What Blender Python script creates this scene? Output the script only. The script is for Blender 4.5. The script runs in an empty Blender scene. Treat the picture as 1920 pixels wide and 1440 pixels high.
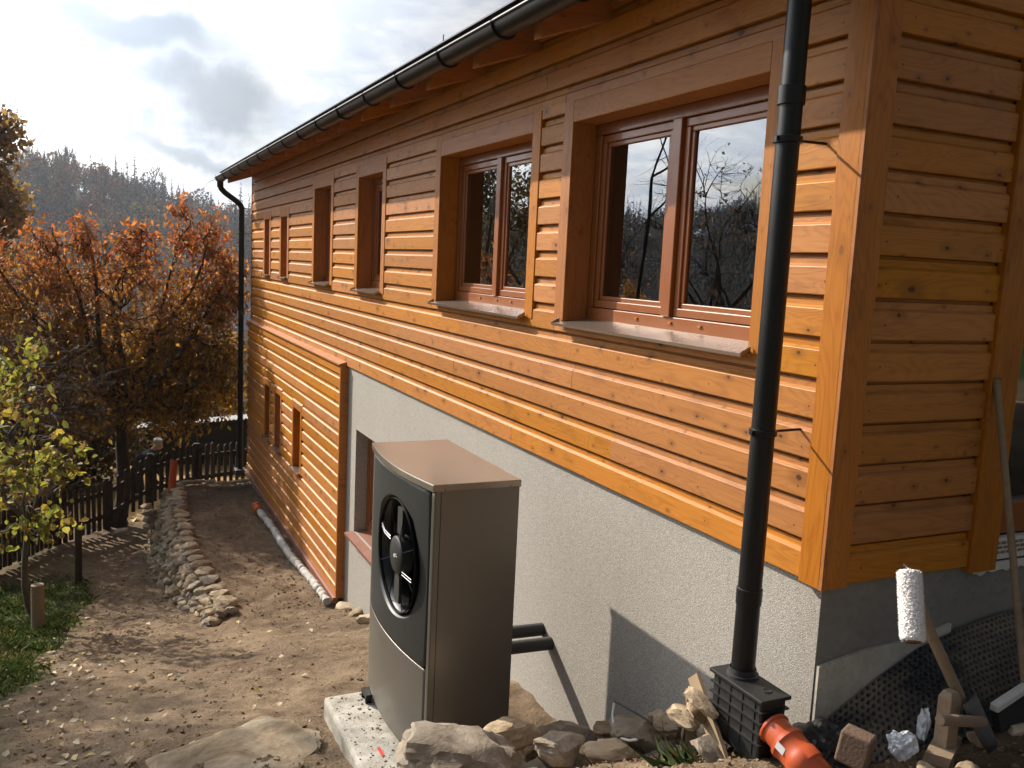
import bpy, bmesh, math, random
import numpy as np
from mathutils import Vector, Matrix, noise

R = math.radians
scene = bpy.context.scene
COL = scene.collection
rng = random.Random(7)
npr = np.random.default_rng(11)

# ------------------------------------------------------------------ camera
CAM = Vector((-2.318, -2.261, 1.074))
yaw, pit, rol = 0.4425799, -0.13072609, 0.04732731
fwd = Vector((math.sin(yaw) * math.cos(pit), math.cos(yaw) * math.cos(pit), math.sin(pit)))
rgt = fwd.cross(Vector((0, 0, 1))).normalized()
upv = rgt.cross(fwd)
rr = math.cos(rol) * rgt + math.sin(rol) * upv
uu = -math.sin(rol) * rgt + math.cos(rol) * upv
cam = bpy.data.objects.new('camera', bpy.data.cameras.new('camera'))
COL.objects.link(cam)
cam.matrix_world = Matrix(((rr.x, uu.x, -fwd.x, CAM.x), (rr.y, uu.y, -fwd.y, CAM.y), (rr.z, uu.z, -fwd.z, CAM.z), (0, 0, 0, 1)))
cam.data.sensor_width = 36
cam.data.lens = 1671.225 / 1920 * 36
cam.data.clip_start = 0.05
cam.data.clip_end = 3000
scene.camera = cam

# ------------------------------------------------------------------ light
SUN = Vector((-1, 1.95, 1.314)).normalized()
EXPOSURE = 0.52
SUN_STRENGTH = 5.0
scene.view_settings.view_transform = 'Standard'
scene.view_settings.look = 'None'
scene.view_settings.gamma = 1
scene.view_settings.use_curve_mapping = False
scene.view_settings.exposure = EXPOSURE
scene.cycles.use_denoising = True
scene.cycles.max_bounces = 5
scene.cycles.diffuse_bounces = 2
scene.cycles.glossy_bounces = 3
scene.cycles.use_adaptive_sampling = True
scene.cycles.adaptive_threshold = 0.02
scene.cycles.transparent_max_bounces = 8
scene.cycles.volume_bounces = 0
scene.cycles.volume_max_steps = 64
scene.cycles.sample_clamp_indirect = 6

sl = bpy.data.lights.new('sun', 'SUN')
sl.energy = SUN_STRENGTH
sl.angle = R(0.55)
sl.color = (1.0, 0.90, 0.76)
so = bpy.data.objects.new('sun', sl)
COL.objects.link(so)
so.rotation_euler = SUN.to_track_quat('Z', 'Y').to_euler()


class NT:
    """small helper for node trees"""
    def __init__(self, tree):
        self.t = tree
        tree.nodes.clear()

    def n(self, typ, **kw):
        nd = self.t.nodes.new(typ)
        for k, v in kw.items():
            if k.startswith('i_'):
                nd.inputs[k[2:].replace('__', ' ')].default_value = v
            else:
                setattr(nd, k, v)
        return nd

    def l(self, a, b):
        self.t.links.new(a, b)

    def math(self, op, a, b=None, c=None, clamp=False):
        nd = self.t.nodes.new('ShaderNodeMath')
        nd.operation = op
        nd.use_clamp = clamp
        for i, v in enumerate((a, b, c)):
            if v is None:
                continue
            if isinstance(v, (int, float)):
                nd.inputs[i].default_value = v
            else:
                self.l(v, nd.inputs[i])
        return nd.outputs[0]

    def vmath(self, op, a, b=None, scale=None):
        nd = self.t.nodes.new('ShaderNodeVectorMath')
        nd.operation = op
        for i, v in enumerate((a, b)):
            if v is None:
                continue
            if isinstance(v, (tuple, list)):
                nd.inputs[i].default_value = v
            else:
                self.l(v, nd.inputs[i])
        if scale is not None:
            if isinstance(scale, (int, float)):
                nd.inputs['Scale'].default_value = scale
            else:
                self.l(scale, nd.inputs['Scale'])
        return nd.outputs['Value'] if op in ('DOT_PRODUCT', 'LENGTH') else nd.outputs[0]

    def mix(self, fac, a, b, blend='MIX'):
        nd = self.t.nodes.new('ShaderNodeMix')
        nd.data_type = 'RGBA'
        nd.blend_type = blend
        for s, v in ((nd.inputs[0], fac), (nd.inputs[6], a), (nd.inputs[7], b)):
            if isinstance(v, (int, float)):
                s.default_value = v
            elif isinstance(v, (tuple, list)):
                s.default_value = tuple(v) + ((1,) if len(v) == 3 else ())
            else:
                self.l(v, s)
        return nd.outputs[2]

    def ramp(self, fac, stops, interp='LINEAR'):
        nd = self.t.nodes.new('ShaderNodeValToRGB')
        nd.color_ramp.interpolation = interp
        el = nd.color_ramp.elements
        while len(el) > 1:
            el.remove(el[-1])
        for i, (p, c) in enumerate(stops):
            e = el[0] if i == 0 else el.new(p)
            e.position = p
            if isinstance(c, (int, float)):
                c = (c, c, c)
            e.color = tuple(c) + (1,)
        self.l(fac, nd.inputs[0])
        return nd.outputs[0]

    def noise(self, vec, scale, detail=4, rough=0.55, dist=0.0):
        nd = self.t.nodes.new('ShaderNodeTexNoise')
        nd.inputs['Scale'].default_value = scale
        nd.inputs['Detail'].default_value = detail
        nd.inputs['Roughness'].default_value = rough
        nd.inputs['Distortion'].default_value = dist
        if vec is not None:
            self.l(vec, nd.inputs['Vector'])
        return nd.outputs[0]

    def smooth(self, v, a, b):
        nd = self.t.nodes.new('ShaderNodeMapRange')
        nd.interpolation_type = 'SMOOTHSTEP'
        nd.inputs['From Min'].default_value = a
        nd.inputs['From Max'].default_value = b
        self.l(v, nd.inputs['Value'])
        return nd.outputs[0]


# ------------------------------------------------------------------ sky
world = bpy.data.worlds.new('World')
scene.world = world
world.use_nodes = True
w = NT(world.node_tree)
wo = w.n('ShaderNodeOutputWorld')
bg = w.n('ShaderNodeBackground')
w.l(bg.outputs[0], wo.inputs[0])
sky = w.n('ShaderNodeTexSky', sky_type='NISHITA')
sky.sun_disc = False
sky.sun_elevation = math.asin(SUN.z)
sky.sun_rotation = math.atan2(SUN.x, SUN.y)
sky.air_density = 1.0
sky.dust_density = 1.5
tc = w.n('ShaderNodeTexCoord')
D = tc.outputs['Generated']
base = w.vmath('SCALE', sky.outputs[0], scale=0.06)
cosd = w.vmath('DOT_PRODUCT', D, tuple(SUN))
glow = w.math('POWER', w.math('MAXIMUM', cosd, 0.0), 6.0)
# cloud layer: direction projected on a plane overhead gives flattened banks near the horizon
sep = w.n('ShaderNodeSeparateXYZ')
w.l(D, sep.inputs[0])
zz = w.math('ADD', w.math('MAXIMUM', sep.outputs[2], 0.0), 0.22)
cv = w.n('ShaderNodeCombineXYZ')
w.l(w.math('DIVIDE', sep.outputs[0], zz), cv.inputs[0])
w.l(w.math('DIVIDE', sep.outputs[1], zz), cv.inputs[1])
w.l(sep.outputs[2], cv.inputs[2])
cn = w.noise(cv.outputs[0], 1.7, 7, 0.55, 0.15)
cn2 = w.noise(cv.outputs[0], 4.2, 6, 0.6, 0.3)
# the one large grey cloud bank above the far hill
gdir = Vector((0.085, 0.982, 0.172)).normalized()
gx = Vector((gdir.y, -gdir.x, 0)).normalized()
gy = gx.cross(gdir)
warp = w.n('ShaderNodeTexNoise')
warp.inputs['Scale'].default_value = 7.0
warp.inputs['Detail'].default_value = 6
w.l(D, warp.inputs['Vector'])
Dw = w.vmath('ADD', D, w.vmath('SCALE', w.vmath('SUBTRACT', warp.outputs['Color'], (0.5, 0.5, 0.5)), scale=0.19))


def blob(d, cx, cy, sx, sy):
    a = w.math('DIVIDE', w.math('SUBTRACT', w.vmath('DOT_PRODUCT', d, tuple(gx)), cx), sx)
    b = w.math('DIVIDE', w.math('SUBTRACT', w.vmath('DOT_PRODUCT', d, tuple(gy)), cy), sy)
    r2 = w.math('ADD', w.math('MULTIPLY', a, a), w.math('MULTIPLY', b, b))
    return w.math('POWER', 2.718, w.math('MULTIPLY', r2, -1.0))


g1 = blob(Dw, -0.045, 0.022, 0.135, 0.036)
g2 = blob(Dw, 0.03, -0.018, 0.085, 0.04)
g3 = blob(Dw, 0.01, -0.065, 0.12, 0.018)
bank = w.math('MAXIMUM', w.math('MAXIMUM', g1, g2), w.math('MULTIPLY', g3, 0.8))
bank = w.smooth(bank, 0.12, 0.95)
cover = w.smooth(cn, 0.30, 0.56)
body = w.smooth(cn2, 0.35, 0.70)
lit = w.mix(body, (0.60, 0.66, 0.76), (0.97, 0.96, 0.94))
lit = w.mix(w.math('MULTIPLY', bank, 0.90), lit, (0.215, 0.25, 0.295))
gain = w.math('ADD', w.math('MULTIPLY', glow, 4.9), 0.16)
cloud = w.vmath('SCALE', lit, scale=gain)
skyc = w.mix(w.math('MAXIMUM', cover, bank), w.vmath('ADD', base, w.vmath('SCALE', base, scale=w.math('MULTIPLY', glow, 1.2))), cloud)
w.l(skyc, bg.inputs[0])
bg.inputs[1].default_value = 1.0

# ------------------------------------------------------------------ object helpers


def wm(o):
    m = o.matrix_basis.copy()
    if o.parent:
        return wm(o.parent) @ o.matrix_parent_inverse @ m
    return m


def adopt(o, parent):
    if parent is not None:
        o.parent = parent
        o.matrix_parent_inverse = wm(parent).inverted()
    return o


def tag(o, label=None, cat=None, group=None, kind=None):
    if label:
        o['label'] = label
    if cat:
        o['category'] = cat
    if group:
        o['group'] = group
    if kind:
        o['kind'] = kind
    return o


def thing(name, loc, label=None, cat=None, group=None, parent=None):
    o = bpy.data.objects.new(name, None)
    o.empty_display_size = 0.1
    o.location = loc
    COL.objects.link(o)
    adopt(o, parent)
    return tag(o, label, cat, group)


def mesh_of(name, verts, faces, mat=None, smooth=False):
    me = bpy.data.meshes.new(name)
    me.from_pydata([tuple(v) for v in verts], [], faces)
    if mat:
        me.materials.append(mat)
    if smooth:
        me.polygons.foreach_set('use_smooth', [True] * len(me.polygons))
    me.update()
    return me


def add(name, me, parent=None, mtx=None, loc=None):
    o = bpy.data.objects.new(name, me)
    COL.objects.link(o)
    if mtx is not None:
        o.matrix_basis = mtx
    if loc is not None:
        o.location = loc
    return adopt(o, parent)


class MB:
    """mesh builder in world coordinates"""
    def __init__(self):
        self.v = []
        self.f = []

    def box(self, a, b):
        x0, y0, z0 = a
        x1, y1, z1 = b
        k = len(self.v)
        self.v += [(x0, y0, z0), (x1, y0, z0), (x1, y1, z0), (x0, y1, z0), (x0, y0, z1), (x1, y0, z1), (x1, y1, z1), (x0, y1, z1)]
        self.f += [tuple(k + i for i in q) for q in ((0, 3, 2, 1), (4, 5, 6, 7), (0, 1, 5, 4), (1, 2, 6, 5), (2, 3, 7, 6), (3, 0, 4, 7))]
        return self

    def tube(self, pts, rad, n=10, cap=True):
        pts = [Vector(p) for p in pts]
        if isinstance(rad, (int, float)):
            rad = [rad] * len(pts)
        k0 = len(self.v)
        ref = None
        for i, p in enumerate(pts):
            if i == 0:
                t = pts[1] - p
            elif i == len(pts) - 1:
                t = p - pts[i - 1]
            else:
                t = (pts[i + 1] - p).normalized() + (p - pts[i - 1]).normalized()
            t.normalize()
            if ref is None:
                ref = Vector((0, 0, 1)) if abs(t.z) < 0.9 else Vector((1, 0, 0))
            a = (ref - t * ref.dot(t))
            if a.length < 1e-6:
                a = t.orthogonal()
            a.normalize()
            ref = a
            b = t.cross(a)
            for j in range(n):
                an = 2 * math.pi * j / n
                self.v.append(tuple(p + (a * math.cos(an) + b * math.sin(an)) * rad[i]))
        for i in range(len(pts) - 1):
            for j in range(n):
                j2 = (j + 1) % n
                a0 = k0 + i * n
                self.f.append((a0 + j, a0 + j2, a0 + n + j2, a0 + n + j))
        if cap:
            self.f.append(tuple(k0 + j for j in range(n))[::-1])
            e = k0 + (len(pts) - 1) * n
            self.f.append(tuple(e + j for j in range(n)))
        return self

    def prism(self, poly, d):
        """polygon (list of 3d points) extruded by vector d"""
        k = len(self.v)
        n = len(poly)
        d = Vector(d)
        self.v += [tuple(p) for p in poly] + [tuple(Vector(p) + d) for p in poly]
        self.f.append(tuple(range(k, k + n))[::-1])
        self.f.append(tuple(range(k + n, k + 2 * n)))
        for i in range(n):
            j = (i + 1) % n
            self.f.append((k + i, k + j, k + n + j, k + n + i))
        return self

    def lathe(self, c, ax, prof, n=32):
        """profile [(distance along axis, radius)] turned about axis ax through c"""
        c = Vector(c)
        ax = Vector(ax).normalized()
        a = ax.orthogonal().normalized()
        b = ax.cross(a)
        k = len(self.v)
        for (h, r) in prof:
            for j in range(n):
                an = 2 * math.pi * j / n
                self.v.append(tuple(c + ax * h + (a * math.cos(an) + b * math.sin(an)) * r))
        for i in range(len(prof) - 1):
            for j in range(n):
                j2 = (j + 1) % n
                self.f.append((k + i * n + j, k + i * n + j2, k + (i + 1) * n + j2, k + (i + 1) * n + j))
        return self

    def build(self, name, mat, parent=None, smooth=False, bevel=0.0, auto=None):
        me = mesh_of(name, self.v, self.f, mat, smooth)
        bm = bmesh.new()
        bm.from_mesh(me)
        bmesh.ops.recalc_face_normals(bm, faces=bm.faces)
        bm.to_mesh(me)
        bm.free()
        if smooth:
            me.set_sharp_from_angle(angle=R(auto or 40))
        o = add(name, me, parent)
        if bevel:
            m = o.modifiers.new('bevel', 'BEVEL')
            m.width = bevel
            m.segments = 2
            m.limit_method = 'ANGLE'
        return o


def beam(name, org, d, up, L, prof, mat, parent):
    """profile [(out, height)] extruded along direction d; out = up x d. Local x runs along the length."""
    d = Vector(d).normalized()
    up = Vector(up).normalized()
    out = up.cross(d)
    n = len(prof)
    v = [(0, a, b) for a, b in prof] + [(L, a, b) for a, b in prof]
    f = [tuple(range(n)), tuple(range(2 * n - 1, n - 1, -1))] + [(i, n + i, n + (i + 1) % n, (i + 1) % n) for i in range(n)]
    me = mesh_of(name, v, f, mat)
    bm = bmesh.new()
    bm.from_mesh(me)
    bmesh.ops.recalc_face_normals(bm, faces=bm.faces)
    bm.to_mesh(me)
    bm.free()
    m = Matrix(((d.x, out.x, up.x, org[0]), (d.y, out.y, up.y, org[1]), (d.z, out.z, up.z, org[2]), (0, 0, 0, 1)))
    return add(name, me, parent, mtx=m)


def rect(t, h, b=0.003):
    """board section, thickness t outwards from 0, height h, with softened outer edges"""
    return [(-0.02, 0), (t - b, 0), (t, b), (t, h - b), (t - b, h), (-0.02, h)]


# ------------------------------------------------------------------ materials
def mat(name):
    m = bpy.data.materials.new(name)
    m.use_nodes = True
    t = NT(m.node_tree)
    out = t.n('ShaderNodeOutputMaterial')
    p = t.n('ShaderNodeBsdfPrincipled')
    t.l(p.outputs[0], out.inputs[0])
    return m, t, p, out


def setp(p, **kw):
    for k, v in kw.items():
        k = k.replace('_', ' ')
        if k == 'Base Color' and len(v) == 3:
            v = tuple(v) + (1,)
        p.inputs[k].default_value = v


def bump(t, p, h, strength, dist=0.01):
    b = t.n('ShaderNodeBump')
    b.inputs['Strength'].default_value = strength
    b.inputs['Distance'].default_value = dist
    t.l(h, b.inputs['Height'])
    t.l(b.outputs[0], p.inputs['Normal'])


def plain(name, col, rough=0.6, metal=0.0, var=0.15, scale=12, bmp=0.0, bscale=80, coat=0.0, spec=0.5):
    m, t, p, o = mat(name)
    tc = t.n('ShaderNodeTexCoord')
    nz = t.noise(tc.outputs['Object'], scale, 6, 0.65)
    c = t.mix(nz, tuple(x * (1 - var) for x in col), tuple(min(1, x * (1 + var)) for x in col))
    t.l(c, p.inputs['Base Color'])
    setp(p, Roughness=rough, Metallic=metal)
    p.inputs['Coat Weight'].default_value = coat
    p.inputs['Specular IOR Level'].default_value = spec
    if var:
        r = t.math('ADD', t.math('MULTIPLY', nz, 0.22), rough - 0.11)
        t.l(r, p.inputs['Roughness'])
    if bmp:
        bump(t, p, t.noise(tc.outputs['Object'], bscale, 5), bmp, 0.01)
    return m


def wood(name, light, dark, knot, rough=0.5, knots=1.0, varamt=0.22, coat=0.15, nails=False, ringamt=0.15):
    m, t, p, o = mat(name)
    tc = t.n('ShaderNodeTexCoord')
    oi = t.n('ShaderNodeObjectInfo')
    rnd = oi.outputs['Random']
    off = t.n('ShaderNodeCombineXYZ')
    t.l(t.math('MULTIPLY', rnd, 91.0), off.inputs[0])
    t.l(t.math('MULTIPLY', rnd, 37.0), off.inputs[2])
    v = t.vmath('ADD', tc.outputs['Object'], off.outputs[0])
    # long grain
    g1 = t.noise(t.vmath('MULTIPLY', v, (1.3, 30, 30)), 1.6, 6, 0.6, 0.4)
    fine = t.noise(t.vmath('MULTIPLY', v, (5, 190, 190)), 1.0, 4, 0.6)
    # cathedral rings
    low = t.noise(t.vmath('MULTIPLY', v, (1.0, 6.5, 6.5)), 1.3, 2, 0.4, 0.5)
    rings = t.math('ADD', t.math('MULTIPLY', t.math('SINE', t.math('MULTIPLY', low, 130)), 0.5), 0.5)
    rings = t.math('POWER', rings, 2.0)
    val = t.math('ADD', t.math('MULTIPLY', g1, 0.5), t.math('ADD', t.math('MULTIPLY', rings, ringamt), t.math('MULTIPLY', fine, 0.26)))
    c = t.mix(t.smooth(val, 0.25, 0.8), light, dark)
    # blotches
    bl = t.noise(t.vmath('MULTIPLY', v, (2.2, 7, 7)), 1.5, 3, 0.5)
    c = t.mix(t.math('MULTIPLY', t.smooth(bl, 0.55, 0.75), 0.45), c, tuple(x * 0.62 for x in dark))
    # knots
    if knots:
        kv = t.n('ShaderNodeTexVoronoi')
        kv.voronoi_dimensions = '2D'
        kv.inputs['Scale'].default_value = 1.0
        kv.inputs['Randomness'].default_value = 1.0
        vs = t.n('ShaderNodeSeparateXYZ')
        t.l(t.vmath('ADD', v, t.vmath('SCALE', t.vmath('SUBTRACT', _ncol(t, v, 25), (0.5, 0.5, 0.5)), scale=0.012)), vs.inputs[0])
        vc = t.n('ShaderNodeCombineXYZ')
        t.l(t.math('MULTIPLY', vs.outputs[0], 5.0), vc.inputs[0])
        t.l(t.math('MULTIPLY', vs.outputs[2], 8.0), vc.inputs[1])
        t.l(vc.outputs[0], kv.inputs['Vector'])
        kd = kv.outputs['Distance']
        sp = t.n('ShaderNodeSeparateColor')
        t.l(kv.outputs['Color'], sp.inputs[0])
        on = t.smooth(sp.outputs[0], 0.30, 0.36)
        size = t.math('ADD', t.math('MULTIPLY', t.math('POWER', sp.outputs[1], 3.0), 0.085), 0.024)
        kk = t.math('SUBTRACT', 1.0, t.smooth(t.math('DIVIDE', kd, size), 0.55, 1.25))
        halo = t.math('SUBTRACT', 1.0, t.smooth(t.math('DIVIDE', kd, size), 1.0, 5.0))
        c = t.mix(t.math('MULTIPLY', t.math('MULTIPLY', halo, on), 0.45 * knots), c, tuple(x * 0.55 for x in dark))
        c = t.mix(t.math('MULTIPLY', t.math('MULTIPLY', kk, on), 0.85 * knots), c, knot)
    if nails:
        ns = t.n('ShaderNodeSeparateXYZ')
        t.l(tc.outputs['Object'], ns.inputs[0])
        nx_ = t.math('SUBTRACT', t.math('MODULO', t.math('ADD', ns.outputs[0], t.math('MULTIPLY', rnd, 0.08)), 0.58), 0.05)
        nz_ = t.math('SUBTRACT', ns.outputs[2], t.math('ADD', 0.048, t.math('MULTIPLY', t.math('SUBTRACT', rnd, 0.5), 0.02)))
        nd_ = t.math('SQRT', t.math('ADD', t.math('MULTIPLY', nx_, nx_), t.math('MULTIPLY', nz_, nz_)))
        c = t.mix(t.math('MULTIPLY', t.math('SUBTRACT', 1.0, t.smooth(nd_, 0.0028, 0.0052)), 0.8), c, (0.03, 0.015, 0.008))
    # board to board variation
    hs = t.n('ShaderNodeHueSaturation')
    t.l(c, hs.inputs['Color'])
    rn2 = t.math('FRACT', t.math('MULTIPLY', rnd, 17.31))
    t.l(t.math('ADD', t.math('MULTIPLY', rnd, varamt * 1.6), 1 - varamt * 0.8), hs.inputs['Value'])
    t.l(t.math('ADD', t.math('MULTIPLY', rn2, 0.006), 0.497), hs.inputs['Hue'])
    t.l(t.math('ADD', t.math('MULTIPLY', rn2, 0.14), 0.93), hs.inputs['Saturation'])
    t.l(hs.outputs[0], p.inputs['Base Color'])
    rg = t.math('ADD', t.math('MULTIPLY', g1, 0.2), rough - 0.1)
    t.l(rg, p.inputs['Roughness'])
    p.inputs['Coat Weight'].default_value = coat * 0.3
    p.inputs['Specular IOR Level'].default_value = 0.25
    p.inputs['Coat Roughness'].default_value = 0.35
    bump(t, p, val, 0.22, 0.004)
    return m


def _ncol(t, v, s):
    nd = t.t.nodes.new('ShaderNodeTexNoise')
    nd.inputs['Scale'].default_value = s
    nd.inputs['Detail'].default_value = 3
    t.l(v, nd.inputs['Vector'])
    return nd.outputs['Color']


M = {}
M['plank'] = wood('stained_larch', (0.50, 0.198, 0.036), (0.325, 0.114, 0.021), (0.045, 0.016, 0.006), varamt=0.17, nails=True)
M['trim'] = wood('stained_trim', (0.46, 0.168, 0.029), (0.31, 0.097, 0.016), (0.05, 0.018, 0.007), knots=0.5, varamt=0.12)
M['frame'] = plain('window_frame_paint', (0.27, 0.082, 0.018), 0.38, 0, 0.10, 5, coat=0.2)
M['rawwood'] = wood('weathered_timber', (0.27, 0.20, 0.13), (0.18, 0.125, 0.075), (0.05, 0.03, 0.02), 0.8, 0.4, 0.2, 0, ringamt=0.08)
M['oldpicket'] = wood('old_fence_timber', (0.060, 0.045, 0.034), (0.028, 0.021, 0.017), (0.02, 0.014, 0.01), 0.85, 0.3, 0.4, 0)
M['blackmetal'] = plain('black_coated_metal', (0.008, 0.008, 0.009), 0.40, 0.0, 0.25, 6, spec=0.35)
M['roofmetal'] = plain('dark_roof_sheet', (0.014, 0.013, 0.013), 0.5, 0.0, 0.25, 6)
M['blackplastic'] = plain('black_plastic', (0.012, 0.012, 0.012), 0.55, 0, 0.35, 20, 0.1, 60)
M['membrane'] = plain('black_dimple_sheet', (0.012, 0.012, 0.013), 0.36, 0, 0.5, 9)
M['rubber'] = plain('grey_pipe_insulation', (0.045, 0.045, 0.045), 0.8, 0, 0.3, 25, 0.2, 120)
M['orange'] = plain('orange_drain_plastic', (0.48, 0.085, 0.025), 0.42, 0, 0.12, 9, coat=0.1)
M['copper'] = plain('brown_flashing', (0.30, 0.14, 0.095), 0.45, 0.2, 0.2, 8)
M['sillmetal'] = plain('reveal_tinted_sill_sheet', (0.34, 0.27, 0.22), 0.28, 0.75, 0.02, 2)  # brown reflected from the reveal boards is put into the base colour
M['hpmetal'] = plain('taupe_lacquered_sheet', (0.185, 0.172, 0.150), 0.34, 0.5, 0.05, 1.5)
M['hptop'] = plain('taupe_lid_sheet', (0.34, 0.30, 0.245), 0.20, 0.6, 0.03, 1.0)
M['hppanel'] = plain('charcoal_front_panel', (0.020, 0.021, 0.020), 0.5, 0, 0.18, 5)
M['hpblack'] = plain('fan_black_plastic', (0.006, 0.006, 0.006), 0.35, 0, 0.2, 10)
M['fin'] = plain('fan_rib_plastic', (0.010, 0.010, 0.010), 0.8, 0, 0.2, 10, spec=0.08)
M['vane'] = plain('ribbed_vane', (0.06, 0.06, 0.055), 0.45, 0, 0.1, 10, spec=0.4)
M['chrome'] = plain('bright_wire', (0.55, 0.55, 0.55), 0.3, 0.8, 0.1, 10)
M['whiteprint'] = plain('white_print', (0.75, 0.75, 0.75), 0.6, 0, 0.03, 20)
M['redtape'] = plain('red_tape', (0.75, 0.03, 0.02), 0.5, 0, 0.1, 20)
M['whitecable'] = plain('white_cable_sheath', (0.62, 0.62, 0.60), 0.5, 0, 0.15, 20)
M['geotextile'] = plain('grey_geotextile', (0.46, 0.44, 0.41), 0.9, 0, 0.3, 30, 0.5, 60)
M['darkroom'] = plain('dim_interior', (0.10, 0.085, 0.07), 0.9, 0, 0.2, 2)
M['brickred'] = plain('brown_block', (0.16, 0.10, 0.065), 0.9, 0, 0.35, 14, 0.4, 90)
M['darksteel'] = plain('worn_steel', (0.13, 0.125, 0.115), 0.5, 0.6, 0.4, 12, 0.2, 40)
M['bristle'] = plain('black_bristles', (0.012, 0.011, 0.01), 0.8, 0, 0.4, 40, 0.6, 160)
M['whitestrip'] = plain('white_edge_strip', (0.62, 0.60, 0.55), 0.8, 0, 0.25, 18, 0.3, 60)
M['interiorwhite'] = plain('white_paper_notice', (0.7, 0.72, 0.72), 0.8, 0, 0.03, 10)


def plaster(name, lo, mid, hi, sc, bst):
    m, t, p, o = mat(name)
    tc = t.n('ShaderNodeTexCoord')
    v = tc.outputs['Object']
    vo = t.n('ShaderNodeTexVoronoi')
    vo.inputs['Scale'].default_value = sc
    t.l(v, vo.inputs['Vector'])
    sp = t.n('ShaderNodeSeparateColor')
    t.l(vo.outputs['Color'], sp.inputs[0])
    c = t.ramp(sp.outputs[0], [(0.0, lo), (0.35, mid), (0.7, mid), (1.0, hi)])
    big = t.noise(v, 1.6, 5, 0.6)
    c = t.mix(t.math('MULTIPLY', t.smooth(big, 0.35, 0.75), 0.16), c, tuple(x * 0.6 for x in mid))
    mud = t.noise(t.vmath('MULTIPLY', v, (3, 3, 1.2)), 1.2, 6, 0.65)
    c = t.mix(t.math('MULTIPLY', t.smooth(mud, 0.58, 0.80), 0.22), c, (0.24, 0.19, 0.135))
    st = t.noise(t.vmath('MULTIPLY', v, (9, 9, 0.8)), 1.0, 4, 0.6)
    c = t.mix(t.math('MULTIPLY', t.smooth(st, 0.6, 0.8), 0.10), c, tuple(x * 0.6 for x in lo))
    t.l(c, p.inputs['Base Color'])
    setp(p, Roughness=0.9)
    bump(t, p, t.math('SUBTRACT', 1.0, vo.outputs['Distance']), bst, 0.004)
    return m


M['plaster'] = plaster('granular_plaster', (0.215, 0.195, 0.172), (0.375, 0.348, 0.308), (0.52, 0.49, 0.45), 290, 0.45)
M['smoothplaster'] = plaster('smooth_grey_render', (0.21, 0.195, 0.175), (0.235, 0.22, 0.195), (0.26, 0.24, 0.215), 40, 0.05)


def concrete(name, a, b, c3, sc=6):
    m, t, p, o = mat(name)
    tc = t.n('ShaderNodeTexCoord')
    v = tc.outputs['Object']
    n1 = t.noise(v, sc, 8, 0.7)
    n2 = t.noise(v, sc * 9, 5, 0.7)
    c = t.ramp(n1, [(0.3, a), (0.55, b), (0.7, c3)])
    c = t.mix(t.math('MULTIPLY', t.smooth(n2, 0.55, 0.72), 0.5), c, tuple(x * 0.4 for x in a))
    t.l(c, p.inputs['Base Color'])
    setp(p, Roughness=0.92)
    bump(t, p, t.math('ADD', n1, t.math('MULTIPLY', n2, 0.5)), 0.5, 0.01)
    return m


M['concrete'] = concrete('pale_concrete', (0.26, 0.23, 0.18), (0.46, 0.43, 0.37), (0.56, 0.53, 0.47), 9)
M['footing'] = concrete('raw_footing', (0.36, 0.33, 0.27), (0.54, 0.50, 0.42), (0.60, 0.56, 0.47), 5)


def stone(name, a, b, c3, sc=4.0):
    m, t, p, o = mat(name)
    tc = t.n('ShaderNodeTexCoord')
    oi = t.n('ShaderNodeObjectInfo')
    off = t.n('ShaderNodeCombineXYZ')
    t.l(t.math('MULTIPLY', oi.outputs['Random'], 53.0), off.inputs[0])
    v = t.vmath('ADD', tc.outputs['Object'], off.outputs[0])
    n1 = t.noise(t.vmath('MULTIPLY', v, (1, 1, 2.2)), sc, 9, 0.68, 0.6)
    n2 = t.noise(v, sc * 8, 6, 0.7)
    n3 = t.noise(v, sc * 0.5, 3, 0.5)
    c = t.ramp(n1, [(0.28, tuple(x * 0.55 for x in a)), (0.42, a), (0.55, b), (0.72, c3)])
    c = t.mix(t.math('MULTIPLY', t.smooth(n3, 0.5, 0.7), 0.35), c, (0.22, 0.20, 0.18))
    c = t.mix(t.math('MULTIPLY', t.smooth(n2, 0.55, 0.75), 0.35), c, tuple(x * 0.45 for x in a))
    hs = t.n('ShaderNodeHueSaturation')
    t.l(c, hs.inputs['Color'])
    t.l(t.math('ADD', t.math('MULTIPLY', oi.outputs['Random'], 0.45), 0.75), hs.inputs['Value'])
    t.l(hs.outputs[0], p.inputs['Base Color'])
    setp(p, Roughness=0.93)
    p.inputs['Specular IOR Level'].default_value = 0.2
    bump(t, p, t.math('ADD', n1, t.math('MULTIPLY', n2, 0.35)), 0.75, 0.02)
    return m


M['stone'] = stone('tan_sandstone', (0.33, 0.245, 0.155), (0.46, 0.36, 0.245), (0.56, 0.47, 0.35))
M['stonegrey'] = stone('grey_sandstone', (0.27, 0.22, 0.165), (0.38, 0.32, 0.25), (0.50, 0.44, 0.36), 5)


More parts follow.
